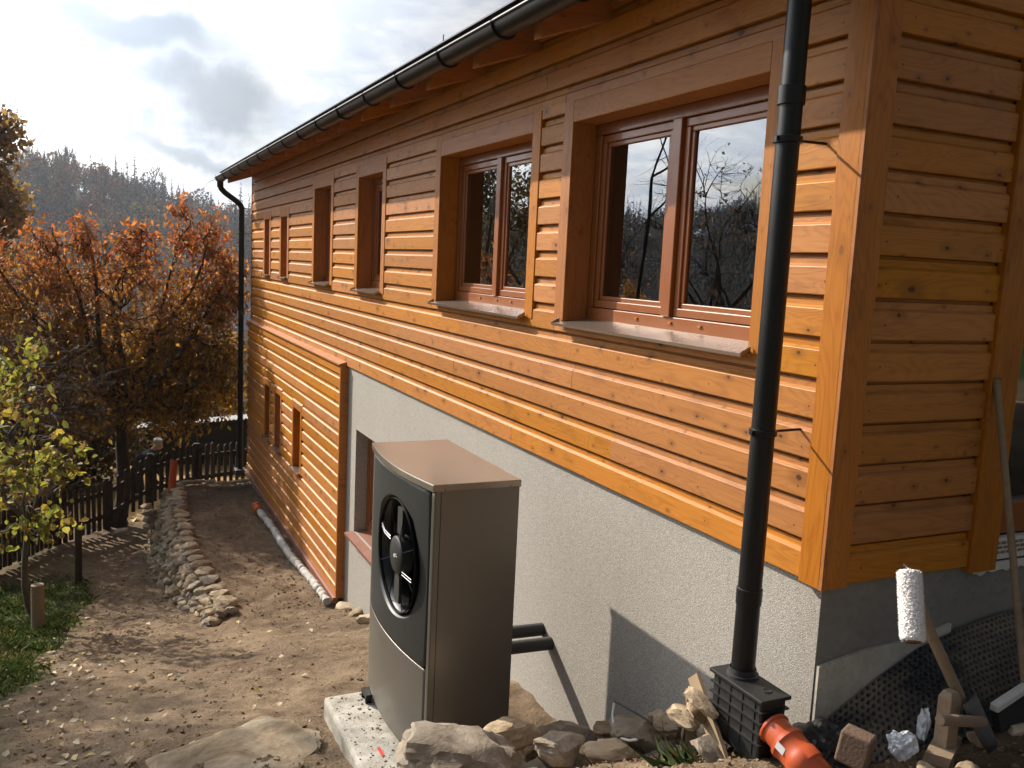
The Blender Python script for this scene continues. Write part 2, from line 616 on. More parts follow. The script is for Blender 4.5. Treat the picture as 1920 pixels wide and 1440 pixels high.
def glass():
    m = bpy.data.materials.new('window_glass')
    m.use_nodes = True
    t = NT(m.node_tree)
    out = t.n('ShaderNodeOutputMaterial')
    tr = t.n('ShaderNodeBsdfTransparent')
    tr.inputs[0].default_value = (0.62, 0.65, 0.63, 1)
    gl = t.n('ShaderNodeBsdfGlossy')
    gl.inputs['Roughness'].default_value = 0.0
    gl.inputs['Color'].default_value = (0.95, 0.98, 1.0, 1)
    fr = t.n('ShaderNodeFresnel')
    fr.inputs[0].default_value = 2.6
    tc = t.n('ShaderNodeTexCoord')
    b = t.n('ShaderNodeBump')
    b.inputs['Strength'].default_value = 0.012
    b.inputs['Distance'].default_value = 0.02
    t.l(t.noise(tc.outputs['Object'], 2.5, 2), b.inputs['Height'])
    t.l(b.outputs[0], gl.inputs['Normal'])
    mx = t.n('ShaderNodeMixShader')
    t.l(fr.outputs[0], mx.inputs[0])
    t.l(tr.outputs[0], mx.inputs[1])
    t.l(gl.outputs[0], mx.inputs[2])
    t.l(mx.outputs[0], out.inputs[0])
    return m


M['glass'] = glass()


def leafmat(name, trans=0.45, rough=0.55):
    m = bpy.data.materials.new(name)
    m.use_nodes = True
    t = NT(m.node_tree)
    out = t.n('ShaderNodeOutputMaterial')
    at = t.n('ShaderNodeAttribute')
    at.attribute_name = 'Col'
    p = t.n('ShaderNodeBsdfPrincipled')
    p.inputs['Roughness'].default_value = rough
    p.inputs['Specular IOR Level'].default_value = 0.3
    t.l(at.outputs['Color'], p.inputs['Base Color'])
    tl = t.n('ShaderNodeBsdfTranslucent')
    t.l(at.outputs['Color'], tl.inputs[0])
    mx = t.n('ShaderNodeMixShader')
    mx.inputs[0].default_value = trans
    t.l(p.outputs[0], mx.inputs[1])
    t.l(tl.outputs[0], mx.inputs[2])
    t.l(mx.outputs[0], out.inputs[0])
    return m


M['leaf'] = leafmat('autumn_leaf', 0.58)
M['dryleaf'] = leafmat('fallen_leaf', 0.15)
M['grass'] = leafmat('grass_blade', 0.3)
M['forest'] = leafmat('far_foliage', 0.12, 1.0)
M['bark'] = plain('dark_bark', (0.040, 0.030, 0.024), 0.9, 0, 0.5, 14, 0.6, 40)
M['barkpale'] = plain('grey_bark', (0.085, 0.07, 0.055), 0.9, 0, 0.5, 14, 0.5, 40)

# ------------------------------------------------------------------ terrain
PY = [-60, -3, -0.6, 0.0, 0.45, 0.85, 1.15, 1.6, 2.4, 4.0, 5.6, 6.5, 9, 12.6, 13.2]
PZ = [-0.4, -0.5, -0.52, -0.60, -0.80, -1.08, -1.40, -1.44, -1.47, -1.86, -2.28, -2.52, -2.56, -2.60, -2.62]
LY = [-60, -3, -0.6, 0.0, 0.45, 0.85, 1.15, 1.6, 2.4, 4.0, 5.6, 6.5, 8, 10, 12, 14, 18, 30, 60, 120, 190]
LZ = [-0.4, -0.5, -0.52, -0.62, -0.84, -1.10, -1.40, -1.44, -1.47, -1.86, -2.28, -2.56, -2.90, -3.20, -3.34, -3.38, -3.5, -5, -10, -18, -22]


def sst(a, b, x):
    t = max(0.0, min(1.0, (x - a) / (b - a)))
    return t * t * (3 - 2 * t)


def hill(x, y):
    r = math.hypot(x, y)
    az = math.degrees(math.atan2(-x, y))
    ridge = 19 + 3.5 * math.sin(az * 0.16 + 0.6) + 2.0 * math.sin(az * 0.5)
    ridge -= 9 * sst(-2.5, -7.5, az)
    k = sst(165, 395, r)
    k2 = sst(395, 700, r)
    return (ridge + 22) * k * (1 - 0.35 * k2) - 22


def ground_z(x, y, fine=True):
    zu = float(np.interp(y, PY, PZ))
    zl = float(np.interp(y, LY, LZ))
    s = sst(-1.34, -1.14, x + 0.13 * math.sin(math.pi * max(0.0, min(1.0, (y - 6.75) / 4.8)))) * (1 - sst(12.4, 12.75, y)) if y > 5 else 1.0
    z = zl + (zu - zl) * s
    r = math.hypot(x, y)
    if r > 60:
        z = z + (hill(x, y) - z) * sst(60, 190, r)
    if y < 1 and x > 0.3:
        z += 0.10 * min(1.5, x - 0.3) * (1 - sst(-0.2, 0.6, y))
    if x < -4:
        z += 0.05 * min(20, (-4 - x)) * sst(-4, -8, x) * (1 - sst(20, 40, y))
    if fine and r < 40:
        z += 0.045 * noise.noise((x * 0.9, y * 0.9, 1.7)) + 0.02 * noise.noise((x * 3.1, y * 3.1, 4.2))
        if r < 16:
            z += 0.026 * noise.noise((x * 6, y * 6, 9.1)) + 0.016 * noise.noise((x * 21, y * 21, 2.1))
    return z


def axis(segs):
    out = [segs[0][0]]
    for a, b, st in segs:
        n = max(1, round((b - a) / st))
        out += [a + (b - a) * i / n for i in range(1, n + 1)]
    return out


xs = axis([(-900, -300, 60), (-300, -60, 20), (-60, -14, 4), (-14, -5, 0.5), (-5, -3.6, 0.12), (-3.6, 0.35, 0.04), (0.35, 2.5, 0.1), (2.5, 14, 1), (14, 60, 6), (60, 300, 20), (300, 900, 60)])
ys = axis([(-300, -30, 30), (-30, -4, 2), (-4, -0.9, 0.2), (-0.9, 4.5, 0.04), (4.5, 9, 0.06), (9, 15, 0.12), (15, 40, 1), (40, 200, 10), (200, 420, 14), (420, 1100, 60)])
gv, gf = [], []
nx = len(xs)
for yy in ys:
    for xx in xs:
        gv.append((xx, yy, ground_z(xx, yy)))
for j in range(len(ys) - 1):
    for i in range(nx - 1):
        a = j * nx + i
        gf.append((a, a + 1, a + nx + 1, a + nx))


def ground_material():
    m, t, p, o = mat('bare_soil')
    tc = t.n('ShaderNodeTexCoord')
    v = tc.outputs['Object']
    n1 = t.noise(v, 1.1, 8, 0.65, 0.3)
    n2 = t.noise(v, 9, 8, 0.7)
    n3 = t.noise(v, 60, 6, 0.7)
    c = t.ramp(t.math('ADD', t.math('MULTIPLY', n1, 0.6), t.math('MULTIPLY', n2, 0.4)),
               [(0.32, (0.075, 0.049, 0.031)), (0.44, (0.145, 0.100, 0.063)), (0.54, (0.225, 0.162, 0.103)), (0.68, (0.33, 0.246, 0.162))])
    c = t.mix(t.math('MULTIPLY', t.smooth(n3, 0.5, 0.68), 0.55), c, (0.07, 0.045, 0.028))
    c = t.mix(t.math('MULTIPLY', t.smooth(n3, 0.32, 0.22), 0.5), c, (0.36, 0.28, 0.19))
    at = t.n('ShaderNodeAttribute')
    at.attribute_name = 'Cover'
    sp = t.n('ShaderNodeSeparateColor')
    t.l(at.outputs['Color'], sp.inputs[0])
    gcol = t.ramp(n2, [(0.35, (0.035, 0.05, 0.015)), (0.55, (0.06, 0.085, 0.025)), (0.7, (0.13, 0.12, 0.05))])
    lcol = t.ramp(n3, [(0.3, (0.16, 0.085, 0.03)), (0.5, (0.40, 0.24, 0.09)), (0.65, (0.55, 0.38, 0.17))])
    fcol = t.ramp(n2, [(0.3, (0.02, 0.02, 0.012)), (0.6, (0.05, 0.035, 0.02))])
    c = t.mix(sp.outputs[0], c, gcol)
    c = t.mix(sp.outputs[1], c, lcol)
    c = t.mix(sp.outputs[2], c, fcol)
    t.l(c, p.inputs['Base Color'])
    setp(p, Roughness=0.95)
    p.inputs['Specular IOR Level'].default_value = 0.15
    bump(t, p, t.math('ADD', n2, t.math('MULTIPLY', n3, 0.6)), 0.9, 0.03)
    return m


M['ground'] = ground_material()


def cover(x, y):
    n = noise.noise((x * 1.3, y * 1.3, 3)) * 0.5
    edge = float(np.interp(y, [1, 3, 5, 7, 9], [-2.75, -2.72, -2.62, -2.45, -2.3]))
    g = sst(edge + 0.1 + n * 0.5, edge - 0.35 + n * 0.5, x) * (1 - 0.7 * sst(9.0, 11.0, y)) if 1 < y < 12 else (1.0 if (x < -3.2 or y < -6 or x > 12) else 0.0)
    l = sst(12.9, 13.6, y) * (1 - sst(40, 70, math.hypot(x, y)))
    f = sst(70, 150, math.hypot(x, y))
    return (g * (1 - l), l, f, 1)


gm = mesh_of('ground', gv, gf, M['ground'], True)
ca = gm.color_attributes.new('Cover', 'FLOAT_COLOR', 'POINT')
ca.data.foreach_set('color', np.array([cover(vv[0], vv[1]) for vv in gv], dtype=np.float32).ravel())
tag(add('ground', gm), 'sloping bare brown soil running down beside the house', 'ground', kind='structure')

# ------------------------------------------------------------------ the house
PITCH = 0.1465
house = thing('wooden_house', (0, 6.3, -2.6), 'orange stained timber clad house above a grey plastered base', 'house')
BOARD = [(-0.034, 0.0012), (-0.004, 0.0012), (-0.0012, 0.002), (0, 0.005), (0, 0.0975), (-0.0012, 0.1000), (-0.0125, 0.1090), (-0.0165, 0.1105), (-0.0172, 0.1345), (-0.0300, 0.1362), (-0.0300, 0.1462), (-0.034, 0.1462)]
YEND = 12.62

# window openings on the long wall: (y0, y1, z0, z1, sashes)
WIN = [(0.488, 2.015, 0.80, 1.845, 2), (2.50, 4.01, 0.80, 1.845, 2), (5.46, 6.24, 0.80, 1.845, 1), (7.335, 8.12, 0.80, 1.845, 1),
       (9.70, 10.12, 0.80, 1.59, 1), (11.0, 11.39, 0.80, 1.59, 1)]
CW = 0.105   # casing width
wall_long = thing('upper_wall', (0, 6.3, 0), parent=house)
wall_gable = thing('gable_wall', (0.8, 0, 0), parent=house)
wall_low = thing('lower_wall', (-0.05, 9.6, -2.45), parent=house)


def plank_row(z, blocks, y0, y1, parent, X, joints=True, maxlen=5.2):
    """planks of one course between y0 and y1, interrupted by blocks (ya, yb)"""
    segs = [(y0, y1)]
    for a, b in sorted(blocks):
        new = []
        for s, e in segs:
            if b <= s or a >= e:
                new.append((s, e))
                continue
            if a > s:
                new.append((s, a))
            if b < e:
                new.append((b, e))
        segs = new
    for s, e in segs:
        cuts = [s]
        if joints:
            p = s + rng.uniform(1.2, maxlen)
            while p < e - 0.8:
                cuts.append(p)
                p += rng.uniform(3.0, maxlen)
        cuts.append(e)
        for a, b in zip(cuts[:-1], cuts[1:]):
            if b - a < 0.02:
                continue
            beam('plank', (X - rng.uniform(0, 0.0016), a + 0.0012, z), (0, 1, 0), (0, 0, 1), b - a - 0.0024, BOARD, M['plank'], parent)




def fillers(z, a, b, lo, hi, parent, X):
    """part-height planks left below (lo) and above (hi) an opening within the course at z"""
    if 0.02 < lo - z < PITCH:
        h1 = min(lo - z, 0.0975)
        beam('plank', (X, a + 0.001, z), (0, 1, 0), (0, 0, 1), b - a - 0.002, [(-0.024, 0.0012), (-0.004, 0.0012), (0, 0.005), (0, h1), (-0.024, h1)], M['plank'], parent)
    if z < hi < z + PITCH - 0.02:
        h0 = hi - z
        beam('plank', (X, a + 0.001, z), (0, 1, 0), (0, 0, 1), b - a - 0.002, [(-0.024, h0), (0, h0)] + [q for q in BOARD[4:] if q[1] > h0 + 0.001], M['plank'], parent)


NR = 17
for r in range(NR):
    z = r * PITCH
    bl = []
    for (a, b, z0, z1, s) in WIN:
        top = z1 + 0.112
        if z + PITCH * 0.55 > z0 and z < top - 0.02:
            bl.append((a - CW, b + CW))
            fillers(z, a - CW, b + CW, z0 - 0.021, top + 0.001, wall_long, 0.0)
    plank_row(z, bl, 0.108, YEND - 0.045, wall_long, 0.0)
# far corner board and near corner boards
beam('corner_board', (0.0, YEND + 0.0, 0.0), (0, 0, 1), (0, -1, 0), 2.40, rect(0.006, 0.045), M['trim'], wall_long)
beam('corner_board', (0.0, 0.106, -0.004), (0, 0, 1), (0, -1, 0), 2.44, rect(0.012, 0.107), M['trim'], wall_long)

# gable planks (run along X, outward -Y)
for r in range(NR - 1):
    z = r * PITCH
    beam('plank', (0.742, 0.0 - rng.uniform(0, 0.0016), z), (-1, 0, 0), (0, 0, 1), 0.742 - 0.112, BOARD, M['plank'], wall_gable)
    if z > 2.2:
        beam('plank', (3.3, 0.0 - rng.uniform(0, 0.0016), z), (-1, 0, 0), (0, 0, 1), 2.55, BOARD, M['plank'], wall_gable)
    beam('plank', (6.2, 0.0 - rng.uniform(0, 0.0016), z), (-1, 0, 0), (0, 0, 1), 2.9, BOARD, M['plank'], wall_gable)
beam('corner_board', (0.0005, 0.0, -0.006), (0, 0, 1), (1, 0, 0), 2.42, rect(0.012, 0.11), M['trim'], wall_gable)
beam('door_casing', (0.745, 0.0, -0.02), (0, 0, 1), (1, 0, 0), 2.5, rect(0.016, 0.150), M['trim'], wall_gable)
# small wooden strip between the corner boards at the outer arris
beam('corner_strip', (-0.012, 0.0065, -0.006), (0, 0, 1), (1, 0, 0), 2.42, [(0, 0), (0.0185, 0.0), (0.0185, 0.012), (0, 0.012)], M['trim'], wall_gable)


def wall_boxes(mb, x0, x1, ya, yb, za, zb, opens):
    """slab with rectangular openings, as butt-jointed boxes"""
    ysn = sorted({ya, yb, *[o[0] for o in opens], *[o[1] for o in opens]})
    for s, e in zip(ysn[:-1], ysn[1:]):
        cuts = [(o[2], o[3]) for o in opens if o[0] <= s + 1e-6 and o[1] >= e - 1e-6]
        z = za
        for c0, c1 in sorted(cuts):
            if c0 > z:
                mb.box((x0, s, z), (x1, e, c0))
            z = c1
        if z < zb:
            mb.box((x0, s, z), (x1, e, zb))


core = MB()
wall_boxes(core, 0.035, 0.30, 0.03, YEND - 0.01, 0.0, 2.42, [(a - 0.01, b + 0.01, z0 - 0.03, z1 + 0.01) for a, b, z0, z1, s in WIN])
core.build('inner_wall', M['darkroom'], house)
# gable inner wall with the tall glass door opening
gc = MB()
gc.box((0.30, 0.035, 0.0), (0.90, 0.30, 2.40))
gc.box((0.90, 0.026, 2.2), (3.3, 0.30, 2.40))
gc.box((3.3, 0.026, 0.0), (6.2, 0.30, 2.40))
gc.box((0.30, YEND - 0.3, 0.0), (6.2, YEND - 0.02, 2.40))
gc.box((5.9, 0.3, 0.0), (6.2, YEND - 0.3, 2.40))
gc.box((0.30, 0.30, -0.1), (5.9, YEND - 0.3, -0.003))
gc.box((0.30, 4.7, 0.0), (5.9, 4.8, 2.40))
gc.box((0.30, 0.30, 2.405), (5.9, YEND - 0.3, 2.45))
gc.build('interior_shell', M['darkroom'], house)

# plastered base with its opening
W10 = (4.75, 6.22, -1.63, -0.59)
pb = MB()
wall_boxes(pb, 0.024, 0.34, 0.02, 6.56, -3.1, 0.0, [W10])
pb.build('plaster_base', M['plaster'], house)
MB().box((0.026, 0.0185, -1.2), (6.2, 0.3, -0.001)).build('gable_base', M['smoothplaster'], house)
# raw footing wedge under the smooth render on the gable side
fw = MB()
poly = [(0.028, 0.016, -0.30), (0.25, 0.016, -0.268), (0.50, 0.016, -0.262), (0.70, 0.016, -0.225), (0.72, 0.016, -0.8), (0.028, 0.016, -0.8)]
fw.prism(poly, (0, -0.014, 0))
fw.build('footing_strip', M['footing'], house)
lowback = MB()
lowback.box((0.30, 6.4, -3.1), (0.6, YEND, -0.1))
lowback.box((0.6, YEND - 0.3, -3.1), (6.2, YEND, -0.1))
lowback.box((1.2, 4.0, -3.1), (1.3, 6.6, -0.12))
lowback.build('cellar_shell', M['darkroom'], house)

# lower clad section
AX = -0.05
AW = [(8.48, 8.90, -1.55, -0.80), (9.76, 10.13, -1.55, -0.795), (10.56, 10.95, -1.55, -0.79)]
for r in range(17):
    z = -2.44 + r * PITCH
    if z + PITCH > 0.03:
        break
    bl = []
    for (a, b, z0, z1) in AW:
        if z + PITCH * 0.5 > z0 and z < z1 + 0.085:
            bl.append((a - 0.08, b + 0.08))
            fillers(z, a - 0.08, b + 0.08, z0 - 0.021, z1 + 0.086, wall_low, AX)
    plank_row(z, bl, 6.60, YEND - 0.01, wall_low, AX)
for ya, yb in ((6.60, 9.2), (9.2, YEND - 0.01)):
    beam('plank', (AX, ya + 0.001, -2.44 + 16 * PITCH), (0, 1, 0), (0, 0, 1), yb - ya - 0.002, [(-0.024, 0.0012), (-0.004, 0.0012), (0, 0.005), (0, 0.080), (-0.024, 0.080)], M['plank'], wall_low)
ac = MB()
wall_boxes(ac, AX + 0.035, 0.30, 6.575, YEND - 0.02, -2.44, 0.0, [(a - 0.005, b + 0.005, z0 - 0.02, z1 + 0.005) for a, b, z0, z1 in AW])
ac.build('lower_inner_wall', M['darkroom'], house)
beam('end_board', (AX + 0.0, 6.598, -2.45), (0, 0, 1), (0, -1, 0), 2.47, rect(0.010, 0.035), M['trim'], wall_low)
MB().box((AX - 0.010, 6.557, -2.45), (0.0235, 6.5625, 0.012)).build('end_board', M['trim'], wall_low)
# sloping top board of the clad section
beam('cap_board', (0.0, 6.555, 0.022), (0, 1, 0), (0, 0, 1), YEND - 6.555, [(-0.01, -0.006), (0.075, -0.02), (0.075, -0.004), (-0.01, 0.022)], M['trim'], wall_low)
# brown flashing and dark foundation under it
MB().box((AX - 0.035, 6.57, -2.515), (AX + 0.02, YEND, -2.445)).build('base_flashing', M['copper'], house, bevel=0.004)
MB().box((AX + 0.012, 6.60, -3.2), (0.3, YEND - 0.03, -2.516)).build('foundation', M['footing'], house)


def window(y0, y1, z0, z1, sashes, X=0.0, depth=0.14, casing=CW, hdr=0.112, proud=0.006, sill='metal', cas=True):
    win = thing('window', (X, (y0 + y1) / 2, z0), parent=house)
    d = X + depth
    if cas:
        beam('side_casing', (X, y0, z0 - 0.02), (0, 0, 1), (0, -1, 0), z1 + hdr - z0 + 0.02, rect(proud, casing), M['trim'], win)
        beam('side_casing', (X, y1 + casing, z0 - 0.02), (0, 0, 1), (0, -1, 0), z1 + hdr - z0 + 0.02, rect(proud, casing), M['trim'], win)
        beam('header_board', (X, y0 + 0.001, z1), (0, 1, 0), (0, 0, 1), y1 - y0 - 0.002, rect(proud - 0.001, hdr), M['trim'], win)
    # reveal boards
    t = 0.018
    m = M['trim'] if cas else M['plaster']
    if cas:
        xin = X + 0.019
        beam('reveal_board', (d, y1, z0), (0, 0, 1), (-1, 0, 0), z1 - z0, [(-0.0, 0.0), (0.008, 0.0), (0.008, d - xin), (0, d - xin)], m, win)
        beam('reveal_board', (d, y0 - 0.008, z0), (0, 0, 1), (-1, 0, 0), z1 - z0, [(-0.0, 0.0), (0.008, 0.0), (0.008, d - xin), (0, d - xin)], m, win)
        MB().box((xin, y0, z1 + 0.0005), (d, y1, z1 + 0.009)).build('reveal_board', m, win)
    # outer frame
    fw_, sw = (0.058, 0.062) if (y1 - y0) > 0.5 else (0.035, 0.04)
    f = MB()
    xa, xb = d, d + 0.07
    zb = z0 + (0.075 if y1 - y0 > 0.5 else 0.03)
    f.box((xa, y0, z0), (xb, y1, zb))
    f.box((xa, y0, z1 - fw_), (xb, y1, z1))
    f.box((xa, y0, zb), (xb, y0 + fw_, z1 - fw_))
    f.box((xa, y1 - fw_, zb), (xb, y1, z1 - fw_))
    cells = [(y0 + fw_, y1 - fw_)]
    if sashes == 2:
        mid = (y0 + y1) / 2 + 0.005
        f.box((xa - 0.012, mid - 0.035, zb), (xb, mid + 0.035, z1 - fw_))
        cells = [(y0 + fw_, mid - 0.035), (mid + 0.035, y1 - fw_)]
    f.build('window_frame', M['frame'], win, bevel=0.004)
    if sashes == 2:
        for k in (0.33, 0.48, 0.67):
            yy = y0 + (y1 - y0) * k
            MB().box((xa - 0.008, yy - 0.012, z0 + 0.042), (xa - 0.001, yy + 0.012, z0 + 0.052)).build('drain_cap', M['trim'], win)
    for a, b in cells:
        s = MB()
        c0, c1 = a + 0.004, b - 0.004
        q0, q1 = zb + 0.004, z1 - fw_ - 0.004
        xs0, xs1 = d + 0.008, d + 0.06
        for (o_, i_, xo, xi) in ((0.0, sw * 0.62, xs0, xs1), (sw * 0.62, sw, xs0 + 0.010, xs1 - 0.01)):
            s.box((xo, c0 + o_, q0 + o_), (xi, c1 - o_, q0 + i_))
            s.box((xo, c0 + o_, q1 - i_), (xi, c1 - o_, q1 - o_))
            s.box((xo, c0 + o_, q0 + i_), (xi, c0 + i_, q1 - i_))
            s.box((xo, c1 - i_, q0 + i_), (xi, c1 - o_, q1 - i_))
        s.build('sash', M['frame'], win, bevel=0.004)
        x = xs0 + 0.022
        pane = mesh_of('pane', [(x, c0 + sw - 0.004, q0 + sw - 0.004), (x, c0 + sw - 0.004, q1 - sw + 0.004), (x, c1 - sw + 0.004, q1 - sw + 0.004), (x, c1 - sw + 0.004, q0 + sw - 0.004)], [(0, 1, 2, 3)], M['glass'])
        add('pane', pane, win)
    # sill: a folded sheet falling outwards, ends turned up
    if sill == 'metal':
        ov = 0.055 if y1 - y0 > 0.5 else 0.04
        e = 0.022
        zt = z0 - 0.004
        prof = [(d, zt + 0.014), (X - ov, zt - 0.016), (X - ov - 0.003, zt - 0.026), (X - ov - 0.0045, zt - 0.026), (X - ov - 0.006, zt - 0.012), (d, zt + 0.018)]
        s = MB()
        s.prism([(x, y0 - e + 0.001, z) for x, z in prof], (0, y1 - y0 + 2 * e - 0.002, 0))
        s.build('sill', M['sillmetal'], win)
        for yy in (y0 - e, y1 + e):
            sg = 1 if yy > (y0 + y1) / 2 else -1
            s = MB()
            pr = [(X - 0.012, zt - 0.006), (X - ov - 0.005, zt - 0.026), (X - ov - 0.005, zt - 0.008), (X - 0.012, zt + 0.016)]
            s.prism([(x, yy, z) for x, z in pr], (0, sg * 0.004, 0))
            s.build('sill_end', M['sillmetal'], win)
    return win


for wn in WIN:
    window(*wn)
for (a, b, z0, z1) in AW:
    window(a, b, z0, z1, 1, X=AX, depth=0.17, casing=0.08, hdr=0.085, proud=0.004)
# window in the plastered base: brown sill, no casing
w10 = window(W10[0], W10[1], W10[2], W10[3], 2, X=0.024, depth=0.12, cas=False, sill=None)
ws = MB()
ws.prism([(0.16, W10[0] - 0.05, -1.622), (-0.06, W10[0] - 0.05, -1.652), (-0.062, W10[0] - 0.05, -1.675), (-0.066, W10[0] - 0.05, -1.645), (0.16, W10[0] - 0.05, -1.615)], (0, W10[1] - W10[0] + 0.09, 0))
ws.build('brown_sill', M['copper'], w10)
# a notice taped inside the second window and one inside the first
for (yy, zz_, hh) in ((3.41, 1.42, 0.13), (0.64, 1.34, 0.16)):
    MB().box((0.1705, yy, zz_), (0.172, yy + 0.075, zz_ + hh)).build('paper_notice', M['interiorwhite'], house)

# glass door on the gable
gd = thing('glass_door', (1.7, 0.05, 0.06), parent=house)
f = MB()
f.box((0.895, 0.03, 0.105), (3.3, 0.10, 0.235))
f.box((0.895, 0.03, 0.235), (0.955, 0.10, 2.2))
f.box((2.05, 0.03, 0.235), (2.13, 0.10, 2.2))
f.box((3.24, 0.03, 0.235), (3.3, 0.10, 2.2))
f.box((0.955, 0.03, 2.12), (3.24, 0.10, 2.2))
f.build('door_frame', M['frame'], gd, bevel=0.004)
for a, b in ((0.955, 2.05), (2.13, 3.24)):
    add('pane', mesh_of('pane', [(a, 0.06, 0.235), (b, 0.06, 0.235), (b, 0.06, 2.12), (a, 0.06, 2.12)], [(0, 1, 2, 3)], M['glass']), gd)
sp_ = MB().box((0.90, 0.004, 0.012), (2.6, 0.03, 0.10)).build('threshold_strip', M['whitestrip'], gd)
for r in range(3):
    for i in range(11):
        x = 0.905 + i * 0.034 + (r % 2) * 0.014
        MB().box((x, 0.0015, 0.035 + r * 0.019), (x + 0.026, 0.0045, 0.046 + r * 0.019)).build('strip_slot', M['rawwood'], gd)
ts = MB()
tpts = [(0.80, 0.013, 0.0)] + [(0.80 + i * 0.02, 0.013, -0.030 - 0.02 * rng.random()) for i in range(0, 22)] + [(1.23, 0.013, 0.0)]
ts.prism(tpts, (0, -0.004, 0))
ts.build('torn_white_membrane', M['whitestrip'], house)

# ------------------------------------------------------------------ roof, gutter, downpipes
SLOPE = math.tan(R(20))
roof = thing('roof', (0, 6.3, 2.6), parent=house)
EX, EZ = -0.40, 2.325     # top of rafters at the eave
r0 = MB()
y0r, y1r = -0.55, 13.0
xr = 3.3
r0.prism([(EX - 0.03, y0r, EZ - 0.03 * SLOPE + 0.002), (xr, y0r, EZ + (xr - EX) * SLOPE), (xr, y0r, EZ + (xr - EX) * SLOPE + 0.04), (EX - 0.03, y0r, EZ - 0.03 * SLOPE + 0.030)], (0, y1r - y0r, 0))
r0.prism([(xr + 0.001, y0r, EZ + (xr - EX) * SLOPE), (6.8, y0r, EZ + (xr - EX) * SLOPE - (6.8 - xr) * SLOPE), (6.8, y0r, EZ + (xr - EX) * SLOPE - (6.8 - xr) * SLOPE + 0.04), (xr + 0.001, y0r, EZ + (xr - EX) * SLOPE + 0.04)], (0, y1r - y0r, 0))
r0.build('roof_sheet', M['roofmetal'], roof)
# underside boarding
ub = MB()
ub.prism([(EX, y0r + 0.01, EZ - 0.022), (2.5, y0r + 0.01, EZ - 0.022 + (2.5 - EX) * SLOPE), (2.5, y0r + 0.01, EZ - 0.004 + (2.5 - EX) * SLOPE), (EX, y0r + 0.01, EZ - 0.004)], (0, y1r - y0r - 0.02, 0))
ub.build('soffit_board', M['plank'], roof)
# rafters
for k in range(18):
    yk = -0.62 + 0.775 * k
    rz = EZ - 0.024
    h = 0.150
    rb = MB()
    rb.prism([(EX + 0.03, yk, rz + 0.03 * SLOPE), (EX + 0.03, yk, rz - h + 0.03 * SLOPE), (0.30, yk, rz - h + 0.70 * SLOPE), (0.30, yk, rz + 0.70 * SLOPE)], (0, 0.085, 0))
    rb.build('rafter', M['trim'], roof, bevel=0.004)
# gutter: half round channel along the eave
GX, GZ, GR = -0.455, 2.262, 0.066
gu = MB()
pr = []
for i in range(13):
    a = math.pi + math.pi * i / 12
    pr.append((GX + GR * math.cos(a), GZ + GR * math.sin(a)))
inner = [(GX + (GR - 0.004) * math.cos(math.pi + math.pi * i / 12), GZ + (GR - 0.004) * math.sin(math.pi + math.pi * i / 12)) for i in range(12, -1, -1)]
yy0, yy1 = -0.6, 13.0
gu.prism([(x, yy0, z) for x, z in pr + inner], (0, yy1 - yy0, 0))
gutter = gu.build('gutter', M['blackmetal'], house, smooth=True)
MB().tube([(GX - GR - 0.002, yy0, GZ + 0.002), (GX - GR - 0.002, yy1, GZ + 0.002)], 0.009, 10).build('gutter_bead', M['blackmetal'], gutter, smooth=True)
ec = MB()
ec.prism([(x, yy1 + 0.0005, z) for x, z in pr], (0, 0.004, 0))
ec.build('gutter_end', M['blackmetal'], gutter)
k = 0
y = 0.40
while y < 13.0:
    hb = MB()
    hp = [(GX - GR - 0.010, y, GZ + 0.020)] + [(GX + (GR + 0.005) * math.cos(math.pi + math.pi * i / 10), y, GZ + (GR + 0.005) * math.sin(math.pi + math.pi * i / 10)) for i in range(11)] + [(GX + GR + 0.02, y, GZ + 0.05)]
    hb.tube(hp, 0.007, 6)
    hb.build('gutter_bracket', M['blackmetal'], gutter, smooth=True)
    y += 0.775
    k += 1
# second, slightly higher sheet edge above the gutter
MB().box((EX - 0.055, y0r, EZ + 0.022), (EX + 0.05, y1r, EZ + 0.030)).build('eave_flashing', M['blackmetal'], roof)


def downpipe(px, py, ztop, zbot, r, root_name, joints, cuffs):
    dp = thing(root_name, (px, py, zbot), parent=house)
    pts = [(GX, py, GZ - GR + 0.01), (GX, py, GZ - 0.13)]
    # swan neck
    n = 7
    za, zb_ = GZ - 0.13, ztop
    for i in range(1, n):
        t = i / n
        s = t * t * (3 - 2 * t)
        pts.append((GX + (px - GX) * s, py, za + (zb_ - za) * t))
    pts += [(px, py, ztop), (px, py, zbot)]
    MB().tube(pts, r, 24).build('pipe', M['blackmetal'], dp, smooth=True)
    MB().tube([(GX, py, GZ - GR - 0.005), (GX, py, GZ - 0.15)], r + 0.006, 24).build('outlet', M['blackmetal'], dp, smooth=True)
    for z in joints:
        MB().tube([(px, py, z - 0.0), (px, py, z + 0.06), (px, py, z + 0.062)], [r + 0.003, r + 0.0035, r + 0.001], 24).build('pipe_joint', M['blackmetal'], dp, smooth=True)
    for z in cuffs:
        MB().tube([(px, py, z - 0.012), (px, py, z - 0.010), (px, py, z + 0.010), (px, py, z + 0.012)], [r + 0.001, r + 0.006, r + 0.006, r + 0.001], 24).build('pipe_clamp', M['blackmetal'], dp, smooth=True)
        MB().tube([(px, py, z), (0.0, py, z + 0.004)], 0.005, 8).build('clamp_rod', M['blackmetal'], dp)
        MB().box((px - r - 0.016, py - 0.012, z - 0.008), (px - r, py - 0.004, z + 0.008)).build('clamp_screw', M['blackmetal'], dp)
    return dp


downpipe(-0.172, 0.172, 2.085, -0.36, 0.0435, 'downpipe', [1.66, -0.1], [1.545, 0.535])
downpipe(-0.12, 12.86, 1.80, -2.50, 0.045, 'downpipe', [0.6, -0.9], [1.40, -0.4])
